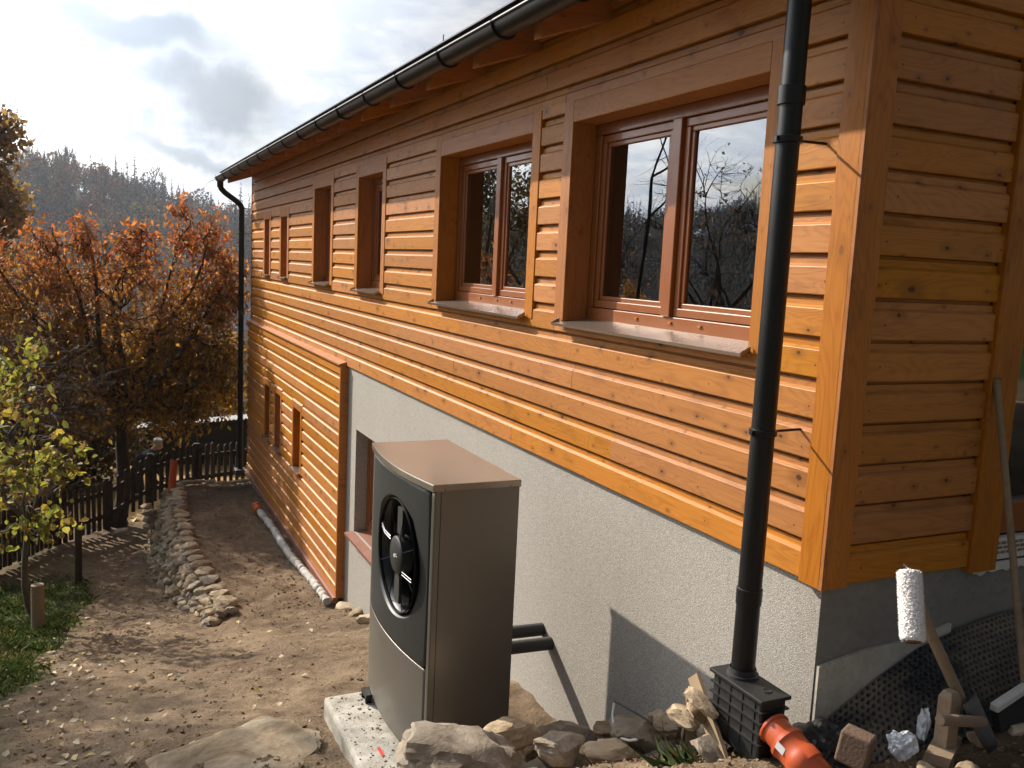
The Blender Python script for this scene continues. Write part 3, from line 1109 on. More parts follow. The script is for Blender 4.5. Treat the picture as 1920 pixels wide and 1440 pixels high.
# lightning wire leaving the far gutter end, and a short lightning rod on the roof
MB().tube([(GX, 12.98, GZ + 0.02), (-0.62, 12.98, 2.18), (-0.80, 12.95, 1.98), (-0.86, 12.93, 1.90)], 0.006, 6).build('lightning_wire', M['chrome'], roof)
MB().tube([(0.92, 6.57, EZ + 1.32 * SLOPE + 0.02), (0.92, 6.57, 3.36)], 0.006, 6).build('lightning_rod', M['darksteel'], roof)

# ------------------------------------------------------------------ heat pump
hp = thing('heat_pump', (-0.70, 1.92, -1.34), 'tall taupe heat pump with round black fan on concrete pad', 'heat pump')
HY0, HY1, HXB, HXF, HZ0, HZ1 = 1.434, 2.408, -0.50, -0.925, -1.29, 0.076


def hpfront(y, bulge=0.052):
    t = (y - HY0) / (HY1 - HY0) * 2 - 1
    return HXF - bulge * (1 - t * t)


ysf = [HY0 + (HY1 - HY0) * i / 24 for i in range(25)]
hb = MB()
hb.box((HXF + 0.004, HY0, HZ0), (HXB, HY0 + 0.012, HZ1))
hb.box((HXF + 0.004, HY1 - 0.012, HZ0), (HXB, HY1, HZ1))
hb.box((HXB - 0.012, HY0 + 0.012, HZ0), (HXB, HY1 - 0.012, HZ1))
hb.box((HXF + 0.02, HY0 + 0.012, HZ0), (HXB - 0.012, HY1 - 0.012, HZ0 + 0.012))
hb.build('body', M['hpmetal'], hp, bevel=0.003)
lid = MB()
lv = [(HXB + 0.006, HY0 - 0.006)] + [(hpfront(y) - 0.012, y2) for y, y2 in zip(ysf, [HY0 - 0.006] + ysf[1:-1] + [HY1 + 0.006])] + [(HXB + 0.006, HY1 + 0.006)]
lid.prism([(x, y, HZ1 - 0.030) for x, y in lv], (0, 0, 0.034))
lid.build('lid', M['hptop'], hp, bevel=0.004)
# curved front sheets: charcoal panel with a round opening above, taupe sheet below
FC = Vector((0, 1.835, -0.372))
FR = 0.283


def front_sheet(name, mtl, y0, y1, zlo, zhi, off, hole=None, ny=44, nz=44):
    mb = MB()
    if hole is None:
        for j in range(nz + 1):
            for i in range(ny + 1):
                y = y0 + (y1 - y0) * i / ny
                za, zb_ = zlo(y), zhi(y)
                z = za + (zb_ - za) * j / nz
                mb.v.append((hpfront(y) - off, y, z))
        for j in range(nz):
            for i in range(ny):
                a = j * (ny + 1) + i
                mb.f.append((a, a + 1, a + ny + 2, a + ny + 1))
    else:
        # rings between the round hole and the rectangular edge
        n = 96
        nr = 8
        for k in range(nr + 1):
            for j in range(n):
                an = 2 * math.pi * j / n
                dy, dz = math.cos(an), math.sin(an)
                ts = []
                if dy > 1e-6: ts.append((y1 - FC.y) / dy)
                if dy < -1e-6: ts.append((y0 - FC.y) / dy)
                if dz > 1e-6: ts.append((zhi(0) - FC.z) / dz)
                if dz < -1e-6: ts.append((zlo(0) - FC.z) / dz)
                te = min(ts)
                q = FR + (te - FR) * (k / nr)
                y = FC.y + dy * q
                z = FC.z + dz * q
                x = hpfront(y) - off
                if k == 0:
                    x += 0.02
                mb.v.append((x, y, z))
        for k in range(nr):
            for j in range(n):
                j2 = (j + 1) % n
                mb.f.append((k * n + j, k * n + j2, (k + 1) * n + j2, (k + 1) * n + j))
    o = mb.build(name, mtl, hp, smooth=True, auto=18)
    m = o.modifiers.new('thick', 'SOLIDIFY')
    m.thickness = 0.006
    m.offset = -1
    return o


YP0, YP1 = HY0 + 0.030, HY1 - 0.050
front_sheet('front_panel', M['hppanel'], YP0, YP1, lambda y: -0.815, lambda y: 0.044, 0.002, hole=True)
front_sheet('lower_sheet', M['hpmetal'], YP0, HY1 - 0.006, lambda y: HZ0 + 0.002, lambda y: -0.818, 0.001)
front_sheet('side_strip', M['hpmetal'], YP1 + 0.002, HY1 - 0.006, lambda y: -0.817, lambda y: 0.044, 0.001, ny=4)
front_sheet('corner_strip', M['hpmetal'], HY0 + 0.001, YP0 - 0.004, lambda y: HZ0 + 0.002, lambda y: HZ1 - 0.031, 0.000, ny=4)
# fan: shroud, blades, hub, guard
fan = thing('fan', (hpfront(FC.y) + 0.05, FC.y, FC.z), parent=hp)
fx = hpfront(FC.y)
MB().lathe((fx + 0.016, FC.y, FC.z), (1, 0, 0), [(0.0, FR + 0.002), (0.02, FR - 0.012), (0.05, FR - 0.018), (0.16, FR - 0.018), (0.161, 0.0)], 64).build('shroud', M['hpblack'], fan, smooth=True)
MB().lathe((fx + 0.008, FC.y, FC.z), (1, 0, 0), [(-0.0, FR + 0.004), (-0.006, FR), (0.004, FR - 0.005), (0.01, FR - 0.002)], 64).build('fan_ring', M['fin'], fan, smooth=True)
hubm = MB().lathe((fx + 0.0, FC.y, FC.z), (1, 0, 0), [(0.0, 0.0), (0.0, 0.084), (0.008, 0.094), (0.06, 0.096)], 48)
hub = hubm.build('hub', M['hppanel'], fan, smooth=True)
for i in range(6):
    a0 = 2 * math.pi * i / 6 + 0.25
    mb = MB()
    for s in range(7):
        r = 0.09 + (FR - 0.125) * s / 6 + 0.0
        wdt = 0.50 - 0.12 * s / 6
        for q in range(5):
            a = a0 + wdt * (q / 4 - 0.5) + 0.25 * s / 6
            mb.v.append((fx + 0.060 + 0.06 * (q / 4), FC.y + r * math.cos(a), FC.z + r * math.sin(a)))
    for s in range(6):
        for q in range(4):
            k = s * 5 + q
            mb.f.append((k, k + 1, k + 6, k + 5))
    mb.build('fan_blade', M['fin'], fan, smooth=True)
# ribbed guide vanes standing above and below the hub
for sg in (1, -1):
    for i in range(26):
        zc = FC.z + sg * (0.112 + 0.0052 * i)
        mb = MB()
        yc = FC.y + sg * (-0.012 + 0.0 * i)
        mb.box((fx + 0.014, yc - 0.045 * (1 if i % 2 else 0.97), zc - 0.0011), (fx + 0.030, yc + 0.030, zc + 0.0011))
        mb.build('guard_wire', M['vane'], fan)
for i in range(8):
    a = 2 * math.pi * i / 8 + 0.39
    MB().tube([(fx + 0.012, FC.y + 0.09 * math.cos(a), FC.z + 0.09 * math.sin(a)), (fx + 0.010, FC.y + (FR - 0.006) * math.cos(a), FC.z + (FR - 0.006) * math.sin(a))], 0.0024, 6).build('guard_spoke', M['fin'], fan)
for dz in (0.0, 0.014):
    MB().tube([(fx + 0.005, FC.y - 0.10, FC.z - 0.055 - dz), (fx + 0.004, FC.y - 0.245, FC.z - 0.045 - dz)], 0.0024, 6).build('bright_spoke', M['chrome'], fan)
    MB().tube([(fx + 0.004, FC.y + 0.09, FC.z + 0.055 + dz), (fx - 0.002, FC.y + 0.17, FC.z + 0.065 + dz), (fx - 0.004, FC.y + 0.21, FC.z + 0.09 + dz), (fx + 0.006, FC.y + 0.235, FC.z + 0.075 + dz)], 0.0028, 6).build('motor_cable', M['chrome'], fan, smooth=True)
# small white maker's mark on the hub
for (a, b, c, d) in ((0.012, 0.004, -0.024, -0.008), (-0.010, 0.010, -0.006, -0.001), (-0.020, 0.0, -0.014, -0.009)):
    MB().box((fx - 0.0022, FC.y + min(a, -0.02) if False else FC.y - 0.012 + a, FC.z + c + 0.012), (fx - 0.0008, FC.y - 0.012 + a + 0.014, FC.z + c + 0.012 + (0.016 if a > 0 else 0.004))).build('hub_mark', M['whiteprint'], fan)
# lid screws and side seams
for (sx, sz_) in ((-0.88, 0.055), (-0.55, 0.055)):
    MB().tube([(sx, HY0 - 0.0055, sz_), (sx, HY0 - 0.0085, sz_)], 0.0045, 10).build('screw', M['darksteel'], hp)
MB().box((HXF + 0.028, HY0 - 0.0012, HZ0 + 0.004), (HXF + 0.031, HY0 + 0.0005, HZ1 - 0.032)).build('side_seam', M['hpblack'], hp)
# feet, and the two insulated pipes to the house wall
for yy in (HY0 + 0.14, HY1 - 0.14):
    ft = MB()
    ft.box((-0.99, yy - 0.05, -1.292), (-0.45, yy + 0.05, -1.312))
    ft.box((-0.99, yy - 0.045, -1.312), (-0.955, yy - 0.030, -1.345))
    ft.box((-0.99, yy + 0.030, -1.312), (-0.955, yy + 0.045, -1.345))
    ft.box((-0.52, yy - 0.05, -1.312), (-0.48, yy + 0.05, -1.345))
    ft.build('foot', M['blackmetal'], hp)
for (yy, zz_) in ((2.00, -1.045), (2.11, -1.005)):
    ip = MB()
    ip.tube([(-0.295, yy, zz_ + 0.012), (-0.292, yy, zz_ + 0.012), (0.06, yy, zz_)], [0.030, 0.037, 0.037], 20)
    ipo = ip.build('insulated_pipe', M['rubber'], hp, smooth=True)
    MB().tube([(-0.50, yy, zz_ + 0.012), (-0.36, yy, zz_ + 0.012), (-0.358, yy, zz_ + 0.012), (-0.29, yy, zz_ + 0.012)], [0.013, 0.013, 0.02, 0.02], 14).build('pipe_fitting', M['hpblack'], ipo, smooth=True)

pad = MB()
pad.box((-1.185, 1.15, -1.62), (-0.33, 2.385, -1.343))
po = pad.build('concrete_pad', M['concrete'], None, bevel=0.02)
tag(po, 'pale speckled concrete pad under the heat pump', 'concrete pad')
tag(MB().box((-1.06, 1.685, -1.3425), (-1.045, 1.77, -1.339)).build('red_tape', M['redtape']), 'short strip of red tape at the foot of the heat pump', 'tape')

# ------------------------------------------------------------------ rocks


def rock_mesh(name, size, seed, sub=3, rough=0.06, planes=11, mtl=None, sharp=24):
    r = random.Random(seed)
    bm = bmesh.new()
    bmesh.ops.create_icosphere(bm, subdivisions=sub, radius=1.0)
    pl = []
    for i in range(planes):
        n = Vector((r.gauss(0, 1), r.gauss(0, 1), r.gauss(0, 1.0))).normalized()
        pl.append((n, r.uniform(0.55, 0.88)))
    for z in (1, -1):
        n = Vector((r.uniform(-0.2, 0.2), r.uniform(-0.2, 0.2), z)).normalized()
        pl.append((n, r.uniform(0.55, 0.75)))
    o = Vector((r.uniform(0, 50), r.uniform(0, 50), r.uniform(0, 50)))
    for v in bm.verts:
        d = v.co.normalized()
        q = 1.0
        for n, k in pl:
            c = n.dot(d)
            if c > 0.05:
                q = min(q, k / c)
        q = min(q, 1.05)
        q *= 1 + rough * noise.fractal(d * 2.3 + o, 1.0, 2.0, 4) + rough * 0.35 * noise.noise(Vector((d.x * 5, d.y * 5, d.z * 22)) + o)
        v.co = Vector((d.x * q * size[0], d.y * q * size[1], d.z * q * size[2]))
    me = bpy.data.meshes.new(name)
    bm.to_mesh(me)
    bm.free()
    me.materials.append(mtl or M['stone'])
    me.polygons.foreach_set('use_smooth', [True] * len(me.polygons))
    me.set_sharp_from_angle(angle=R(sharp))
    return me


def rot(rx, ry, rz):
    return Matrix.Rotation(rz, 4, 'Z') @ Matrix.Rotation(ry, 4, 'Y') @ Matrix.Rotation(rx, 4, 'X')


# dry stone terrace edge in front of the heat pump
edge = thing('stone_edging', (-0.5, 0.8, -1.1), 'rough row of broken tan sandstones in front of the heat pump', 'stone edging')
ES = [  # x, y, z centre, half sizes, z-rotation, tilt
    (-1.00, 0.93, -0.93, (0.30, 0.20, 0.11), -0.25, 0.10),
    (-0.72, 1.02, -0.95, (0.20, 0.13, 0.085), 0.2, -0.05),
    (-1.22, 0.86, -1.06, (0.16, 0.13, 0.06), 0.5, 0.1),
    (-0.56, 0.83, -0.93, (0.155, 0.10, 0.075), -0.35, 0.12),
    (-0.76, 0.79, -1.03, (0.15, 0.10, 0.06), 0.2, 0.0),
    (-0.36, 0.72, -0.94, (0.15, 0.09, 0.065), -0.45, 0.15),
    (-0.20, 0.80, -0.93, (0.16, 0.12, 0.10), 0.1, 0.0),
    (-0.02, 0.82, -0.93, (0.11, 0.10, 0.07), 0.6, 0.1),
    (-0.16, 0.60, -0.98, (0.085, 0.07, 0.06), 0.3, 0.2),
    (-0.08, 0.58, -0.93, (0.05, 0.05, 0.045), 1.3, 0.0),
    (-0.60, 0.63, -1.00, (0.16, 0.09, 0.05), 0.1, 0.05),
    (-0.42, 0.60, -1.00, (0.05, 0.045, 0.035), 0.8, 0.2),
    (-0.30, 0.55, -1.02, (0.06, 0.05, 0.04), 0.1, 0.1),
    (-0.88, 0.70, -1.12, (0.17, 0.12, 0.06), 0.7, 0.0),
    (-1.36, 1.02, -1.22, (0.12, 0.10, 0.055), 0.3, 0.0),
    (-1.50, 0.98, -1.26, (0.12, 0.09, 0.05), 1.0, 0.1),
    (-1.24, 1.10, -1.20, (0.15, 0.08, 0.05), -0.4, 0.05),
    (-0.48, 1.25, -1.17, (0.14, 0.08, 0.06), 1.0, 0.35),
    (-0.30, 1.16, -1.08, (0.13, 0.045, 0.05), -0.6, 0.35),
    (-0.13, 1.05, -1.06, (0.14, 0.10, 0.06), 0.3, 0.1),
    (0.00, 0.62, -0.86, (0.06, 0.06, 0.05), 0.3, 0.1),
    (-0.34, 1.28, -1.20, (0.20, 0.12, 0.08), 0.5, 0.1),
    (-0.70, 0.58, -1.03, (0.13, 0.10, 0.05), 0.9, 0.0),
    (-0.50, 0.50, -0.97, (0.10, 0.08, 0.04), 0.2, 0.1),
    (-0.22, 0.47, -0.93, (0.08, 0.06, 0.04), 0.8, 0.1),
    (-0.06, 0.44, -0.87, (0.07, 0.06, 0.04), 0.2, 0.1),
    (-0.38, 0.42, -0.93, (0.06, 0.05, 0.03), 0.5, 0.1),
]
for i, (x, y, z, sz, rz, ti) in enumerate(ES):
    me = rock_mesh('stone', sz, 100 + i, 4 if max(sz) > 0.08 else 3, 0.12, 15, M['stone'] if i % 3 else M['stonegrey'])
    add('stone', me, edge, mtx=Matrix.Translation((x, y, z)) @ rot(ti, ti * 0.5, rz))

# pile of stones and split wood propping the gully
prop = thing('stone_pile', (-0.33, 0.12, -0.6), 'small pile of flat stones and splintered timber beside the gully', 'stone pile')
for i, (x, y, z, sz, rz, rx, mt) in enumerate([
        (-0.365, 0.16, -0.50, (0.12, 0.085, 0.028), 1.1, 0.55, 'stone'), (-0.40, 0.06, -0.62, (0.12, 0.08, 0.035), 0.9, 0.45, 'stonegrey'),
        (-0.35, 0.29, -0.62, (0.10, 0.07, 0.04), 1.1, 0.3, 'stone'), (-0.43, -0.04, -0.72, (0.12, 0.09, 0.04), 0.3, 0.1, 'stone'),
        (-0.345, -0.16, -0.72, (0.06, 0.06, 0.07), 0.3, 0.0, 'stone'), (-0.55, 0.03, -0.74, (0.07, 0.05, 0.04), 0.3, 0.2, 'stone'),
        (-0.36, 0.20, -0.55, (0.10, 0.06, 0.025), 0.7, 0.5, 'stone')]):
    add('stone', rock_mesh('stone', sz, 160 + i, 3, 0.12, 10, M[mt]), prop, mtx=Matrix.Translation((x + 0.085, y + 0.09, z)) @ rot(rx, 0.1, rz))
for i, (p0, p1, wd, th) in enumerate([((-0.30, 0.33, -0.50), (-0.445, -0.13, -0.72), 0.05, 0.022), ((-0.33, 0.30, -0.56), (-0.40, 0.20, -0.78), 0.045, 0.03), ((-0.29, 0.36, -0.55), (-0.36, 0.28, -0.80), 0.03, 0.03)]):
    p0 = Vector(p0) + Vector((0.085, 0.09, 0))
    p1 = Vector(p1) + Vector((0.085, 0.09, 0))
    d = p1 - p0
    beam('timber_splinter', p0, d, Vector((0.5, 0.2, 0.8)) - d.normalized() * d.normalized().dot(Vector((0.5, 0.2, 0.8))), d.length, [(-th / 2, 0), (th / 2, 0.004), (th / 2 - 0.004, wd), (-th / 3, wd - 0.006)], M['rawwood'], prop)

# big flat rock in the foreground and loose rocks
fr = rock_mesh('flat_rock', (0.46, 0.36, 0.085), 301, 5, 0.13, 9, M['stone'])
tag(add('flat_rock', fr, None, mtx=Matrix.Translation((-1.72, 2.06, -1.455)) @ rot(0.05, -0.03, 0.35)), 'wide flat tan slab of rock in the bare soil, bottom foreground', 'rock')
for i, (x, y, sz, lb) in enumerate([
        (-2.02, 1.78, (0.06, 0.05, 0.03), 'fist sized pale stone at the left rim of the flat slab'),
        (-1.33, 1.42, (0.10, 0.07, 0.04), 'pale stone lying left of the concrete pad corner'),
        (-0.035, 5.35, (0.14, 0.10, 0.07), 'pale stone against the plaster wall, nearest the heat pump'),
        (-0.02, 5.85, (0.13, 0.08, 0.06), 'middle pale stone of three along the plaster base'),
        (-0.03, 6.32, (0.12, 0.07, 0.05), 'pale stone touching the end of the brown flashing')]):
    tag(add('rock', rock_mesh('rock', sz, 320 + i, 3, 0.1, 10, M['stone']), None, mtx=Matrix.Translation((x, y, ground_z(x, y) + sz[2] * 0.35)) @ rot(0.1, 0.0, i * 1.3)), lb, 'rock', 'loose rocks')
for i, (px, py, pz, sz, lb, rz) in enumerate([
        (0.10, -0.42, -0.475, (0.042, 0.035, 0.032), 'small pale stone in front of the crumpled white plastic', 0.4),
        (0.23, -0.47, -0.475, (0.05, 0.035, 0.03), 'tan stone half buried below the square stake', 0.1),
        (0.42, -0.36, -0.455, (0.06, 0.04, 0.022), 'flat grey stone to the right of the stake', 0.6),
        (0.56, -0.40, -0.43, (0.055, 0.035, 0.018), 'flat pale stone below the broom head', 0.2),
        (0.02, -0.45, -0.50, (0.045, 0.03, 0.02), 'small pale stone beside the orange drain bend', 0.9)]):
    tag(add('rock', rock_mesh('rock', sz, 340 + i, 3, 0.12, 10, M['stone']), None, mtx=Matrix.Translation((px, py, pz)) @ rot(0.1, 0, rz)), lb, 'rock', 'loose rocks')

# dry stone retaining wall on the left
swall = thing('dry_stone_wall', (-1.4, 9.0, -2.8), 'curved dry stone retaining wall of pale rubble beside the soil path', 'stone wall')
variants = [rock_mesh('stone', (1, 1, 1), 500 + i, 3, 0.13, 15, M['stone'] if i % 4 else M['stonegrey']) for i in range(16)]


def wall_line(t):
    """plan position of the wall's outer top edge; t from 0 (near end) to 1 (far corner)"""
    y = 6.75 + 5.3 * t
    x = -1.20 - 0.12 * math.sin(math.pi * min(1, t * 1.1)) - 0.05 * t
    return x, y


srng = random.Random(21)
t = 0.0
while t < 1.0:
    x, y = wall_line(t)
    top = -2.47 - 0.02 * srng.random()
    base = float(np.interp(y, LY, LZ)) - 0.03
    h = top - base
    L = srng.uniform(0.16, 0.30)
    # cap stone
    sz = (srng.uniform(0.11, 0.16), L / 2 + 0.02, srng.uniform(0.045, 0.07))
    o = add('stone', srng.choice(variants), swall, mtx=Matrix.Translation((x + 0.06, y + L / 2, top - 0.01)) @ rot(srng.uniform(-.08, .08), srng.uniform(-.1, .1), srng.uniform(-.25, .25)) @ Matrix.Diagonal((*sz, 1)))
    # face courses
    z = top - 0.07
    while z > base - 0.02:
        ch = srng.uniform(0.07, 0.13)
        batter = (top - z) * 0.34
        yy = y + srng.uniform(-0.02, 0.02)
        rem = L
        while rem > 0.02:
            ln = min(rem + 0.03, srng.uniform(0.11, 0.26))
            sz = (srng.uniform(0.10, 0.15), ln / 2 + 0.030, ch / 2 + 0.028)
            add('stone', srng.choice(variants), swall, mtx=Matrix.Translation((x - 0.02 - batter + srng.uniform(-.03, .03), yy + ln / 2, z - ch / 2)) @ rot(srng.uniform(-.35, .35), srng.uniform(-.2, .2), srng.uniform(-.3, .3)) @ Matrix.Diagonal((*sz, 1)))
            yy += ln
            rem -= ln
        z -= ch
    t += L / 5.3
# rounded far corner and the low cap row turning towards the house
for i in range(7):
    x = -1.18 + i * 0.165
    sz = (srng.uniform(0.10, 0.15), srng.uniform(0.07, 0.12), srng.uniform(0.035, 0.05))
    add('stone', srng.choice(variants), swall, mtx=Matrix.Translation((x, 12.15 + 0.10 * math.sin(i), -2.52)) @ rot(0, srng.uniform(-.1, .1), srng.uniform(-.3, .3)) @ Matrix.Diagonal((*sz, 1)))
for i in range(9):
    x = -1.20 - 0.10 * srng.random()
    sz = (srng.uniform(0.06, 0.10), srng.uniform(0.05, 0.09), srng.uniform(0.04, 0.06))
    add('stone', srng.choice(variants), swall, mtx=Matrix.Translation((x + srng.uniform(-.12, .16), 6.62 + srng.uniform(-.10, .12), -2.54 + 0.02 * i % 0.06)) @ rot(0.2, 0.1, srng.uniform(0, 3)) @ Matrix.Diagonal((*sz, 1)))
for i in range(7):
    add('stone', srng.choice(variants), swall, mtx=Matrix.Translation((-1.55 - 0.06 * srng.random(), 11.6 + 0.12 * i, -3.0 + 0.07 * (i % 3))) @ rot(0.2, 0.1, srng.uniform(0, 3)) @ Matrix.Diagonal((0.13, 0.10, 0.07, 1)))
tag(add('rock', rock_mesh('rock', (0.16, 0.08, 0.06), 611, 3, 0.1, 10, M['stonegrey']), None, mtx=Matrix.Translation((-1.98, 11.5, -3.02)) @ rot(0, 0, 0.3)), 'grey boulder on the ground at the far foot of the stone wall', 'rock', 'loose rocks')

# ------------------------------------------------------------------ drains
# textile wrapped drain pipe along the house
wp = thing('wrapped_drain_pipe', (-0.2, 8.5, -2.5), 'grey textile wrapped drain pipe lying along the clad wall', 'drain pipe')
pts, rad = [], []
for i in range(150):
    t = i / 149
    y = 10.2 - 3.62 * t
    x = -0.245 + 0.10 * t + 0.015 * math.sin(t * 9)
    pts.append((x, y, max(-2.49, ground_z(x, y, False) + 0.045) + 0.006 * math.sin(i * 1.3)))
    rad.append(0.026 + 0.015 * abs(math.sin(i * 0.55 + math.sin(i * 0.37) * 2)) + 0.008 * rng.random())
wpt = MB().tube(pts, rad, 16)
wpt.v = [tuple(Vector(q) + Vector((noise.noise(Vector(q) * 22), noise.noise(Vector(q) * 22 + Vector((9, 0, 0))), noise.noise(Vector(q) * 22 + Vector((0, 7, 0))))) * 0.014) for q in wpt.v]
wpt.build('textile_sleeve', M['geotextile'], wp, smooth=True)
MB().tube([(-0.247, 10.18, -2.485), (-0.25, 10.36, -2.48), (-0.25, 10.362, -2.48), (-0.25, 10.42, -2.48)], [0.058, 0.058, 0.066, 0.066], 18).build('pipe_socket', M['orange'], wp, smooth=True)
vp = MB()
vp.tube([(-1.285, 11.78, -2.62), (-1.235, 11.80, -2.07)], 0.055, 20, cap=False)
vp.tube([(-1.285, 11.78, -2.62), (-1.235, 11.80, -2.07)], 0.050, 20, cap=False)
vp.tube([(-1.2385, 11.80, -2.075), (-1.2345, 11.80, -2.066)], [0.0575, 0.0575], 20, cap=False)
tag(vp.build('drain_riser', M['orange'], None, smooth=True), 'upright open orange drain pipe standing at the fence', 'drain pipe')

# far gully under the left downpipe
tag(MB().box((-0.21, 12.72, -2.60), (-0.03, 12.96, -2.49)).build('gully', M['blackplastic'], None, bevel=0.012), 'black gully box at the foot of the far downpipe', 'gully')

# near gully box with ribs, lid hole
gl = thing('rain_gully', (-0.24, 0.05, -0.6), 'black ribbed plastic rain gully box under the near downpipe', 'gully')
gb = MB()
gx0, gx1, gy0, gy1, gz = -0.25, -0.115, -0.025, 0.265, -0.372
gb.prism([(gx0 + 0.012, gy0 + 0.012, gz - 0.012), (gx1 - 0.012, gy0 + 0.012, gz - 0.012), (gx1 - 0.012, gy1 - 0.012, gz - 0.012), (gx0 + 0.012, gy1 - 0.012, gz - 0.012)], (0, 0, -0.235))
gb.build('gully_body', M['blackplastic'], gl, bevel=0.008)
lidg = MB().box((gx0, gy0, gz - 0.014), (gx1, gy1, gz)).build('gully_lid', M['blackplastic'], gl, bevel=0.003)
for z in (-0.42, -0.46, -0.50, -0.54):
    MB().box((gx0 + 0.004, gy0 + 0.004, z - 0.003), (gx1 - 0.004, gy1 - 0.004, z + 0.003)).build('rib', M['blackplastic'], gl)
for k in range(4):
    yy = gy0 + 0.045 + 0.066 * k
    MB().box((gx0 + 0.009, yy - 0.003, -0.59), (gx1 - 0.009, yy + 0.003, gz - 0.015)).build('rib', M['blackplastic'], gl)
MB().lathe((-0.172, 0.172, gz + 0.0005), (0, 0, 1), [(0.0, 0.060), (0.008, 0.058), (0.010, 0.052), (0.03, 0.048)], 32).build('pipe_collar', M['blackplastic'], gl, smooth=True)
MB().lathe((-0.175, 0.035, gz + 0.0006), (0, 0, 1), [(0.0, 0.0), (0.001, 0.013), (0.0025, 0.0135), (0.0025, 0.017), (0.0, 0.018)], 20).build('lid_hole', M['hpblack'], lidg)
# orange bend leaving the gully
od = thing('drain_bend', (-0.24, -0.25, -0.55), 'orange ribbed drain pipe bend coming out of the black gully', 'drain pipe')
c0 = Vector((-0.185, -0.015, -0.475))
path = [c0, c0 + Vector((0.0, -0.05, -0.014)), c0 + Vector((0.003, -0.10, -0.032)), c0 + Vector((0.018, -0.19, -0.072)), c0 + Vector((0.05, -0.29, -0.125)), c0 + Vector((0.09, -0.40, -0.19))]


def along(path, t):
    n = len(path) - 1
    i = min(n - 1, int(t * n))
    return path[i].lerp(path[i + 1], t * n - i)


prs = [(0.0, 0.050), (0.03, 0.060), (0.06, 0.060), (0.07, 0.053), (0.26, 0.053), (0.265, 0.053), (0.275, 0.063), (0.33, 0.065), (0.345, 0.060), (0.46, 0.059), (0.47, 0.063), (0.55, 0.064), (0.56, 0.058), (0.68, 0.058), (0.69, 0.055), (1.0, 0.055)]
MB().tube([along(path, t) for t, r in prs], [r for t, r in prs], 32).build('bend_pipe', M['orange'], od, smooth=True)
sp0 = along(path, 0.40) + Vector((-0.058, -0.006, 0.016))
st = MB()
a_ = Vector((0.03, -0.12, -0.06)).normalized() * 0.018
b_ = Vector((0.010, -0.004, 0.028)).normalized() * 0.012
for off, s in ((0.0, 1),):
    st.prism([sp0 - a_ - b_, sp0 + a_ - b_, sp0 + a_ + b_, sp0 - a_ + b_], (-0.0016, 0, 0.0006))
st.build('white_sticker', M['whiteprint'], od)

# white cable end sticking out of the stones
wc = MB()
cp = [(-0.27, 0.86, -0.80), (-0.285, 0.845, -0.845), (-0.30, 0.80, -0.885), (-0.305, 0.74, -0.895), (-0.30, 0.68, -0.875), (-0.297, 0.63, -0.845)]
wc.tube(cp, 0.0055, 8)
tag(wc.build('white_cable', M['whitecable'], None, smooth=True), 'white cable end curling up from the foreground stones', 'cable')
tag(MB().tube([(-0.262, 0.87, -0.797), (-0.16, 0.72, -0.842)], 0.005, 8).build('thin_rod', M['darksteel'], None), 'thin dark rod leaning behind the white cable', 'rod')

# ------------------------------------------------------------------ membrane and tools by the gable wall
dm = MB()
nu, nv = 330, 96
dust = []
for j in range(nv + 1):
    for i in range(nu + 1):
        u, v = i / nu, j / nv
        x = 0.05 + 1.35 * u
        topz = float(np.interp(x, [0.05, 0.11, 0.31, 0.52, 0.72, 0.99, 1.6], [-0.53, -0.49, -0.385, -0.295, -0.25, -0.215, -0.20]))
        botz = float(np.interp(x, [0.05, 0.3, 0.6, 1.6], [-0.60, -0.56, -0.50, -0.42]))
        yb = float(np.interp(x, [0.05, 0.3, 0.6, 1.6], [-0.16, -0.24, -0.27, -0.27]))
        z = topz + (botz - topz) * v
        y = -0.006 + (yb + 0.006) * v ** 1.15
        wob = 0.010 * noise.noise((x * 6, v * 5, 3)) + 0.006 * noise.noise((x * 17, v * 12, 8))
        s = 0.0265
        sx_, sv_ = x * 1.03 / s, (v * (abs(botz - topz) + abs(yb)) * 0.86) / s
        du, dv = (sx_ + 0.5 * (math.floor(sv_) % 2)) % 1 - 0.5, sv_ % 1 - 0.5
        dd = math.hypot(du, dv)
        pit = 1 - sst(0.22, 0.33, dd)
        bmp = -0.013 * pit
        dm.v.append((x, y - (bmp + wob) * 0.75, z + (bmp + wob) * 0.65))
        dust.append(max(0.0, (1 - pit) * (0.35 + 0.9 * noise.noise((x * 4, v * 3, 1.5)) + 0.35 * noise.noise((x * 15, v * 9, 4)))))
for j in range(nv):
    for i in range(nu):
        a = j * (nu + 1) + i
        dm.f.append((a, a + 1, a + nu + 2, a + nu + 1))
mm, mt_, mp_, mo_ = mat('dusty_dimple_sheet')
mat_ = mt_.n('ShaderNodeAttribute')
mat_.attribute_name = 'Dust'
mt_.l(mt_.mix(mat_.outputs['Fac'], (0.012, 0.012, 0.013), (0.20, 0.165, 0.115)), mp_.inputs['Base Color'])
mt_.l(mt_.math('ADD', mt_.math('MULTIPLY', mat_.outputs['Fac'], 0.5), 0.38), mp_.inputs['Roughness'])
dmo = dm.build('dimpled_membrane', mm, None, smooth=True, auto=80)
da = dmo.data.attributes.new('Dust', 'FLOAT', 'POINT')
da.data.foreach_set('value', np.array(dust, dtype=np.float32))
tag(dmo, 'black dimpled drainage membrane slumped against the gable footing', 'membrane')
# crumpled black end by the corner
cr = rock_mesh('membrane_scrap', (0.15, 0.10, 0.065), 777, 4, 0.35, 5, M['membrane'])
tag(add('membrane_scrap', cr, None, mtx=Matrix.Translation((-0.02, -0.09, -0.535)) @ rot(0.1, 0.0, 0.2)), 'crumpled black membrane end at the plaster corner beside the orange bend', 'membrane')

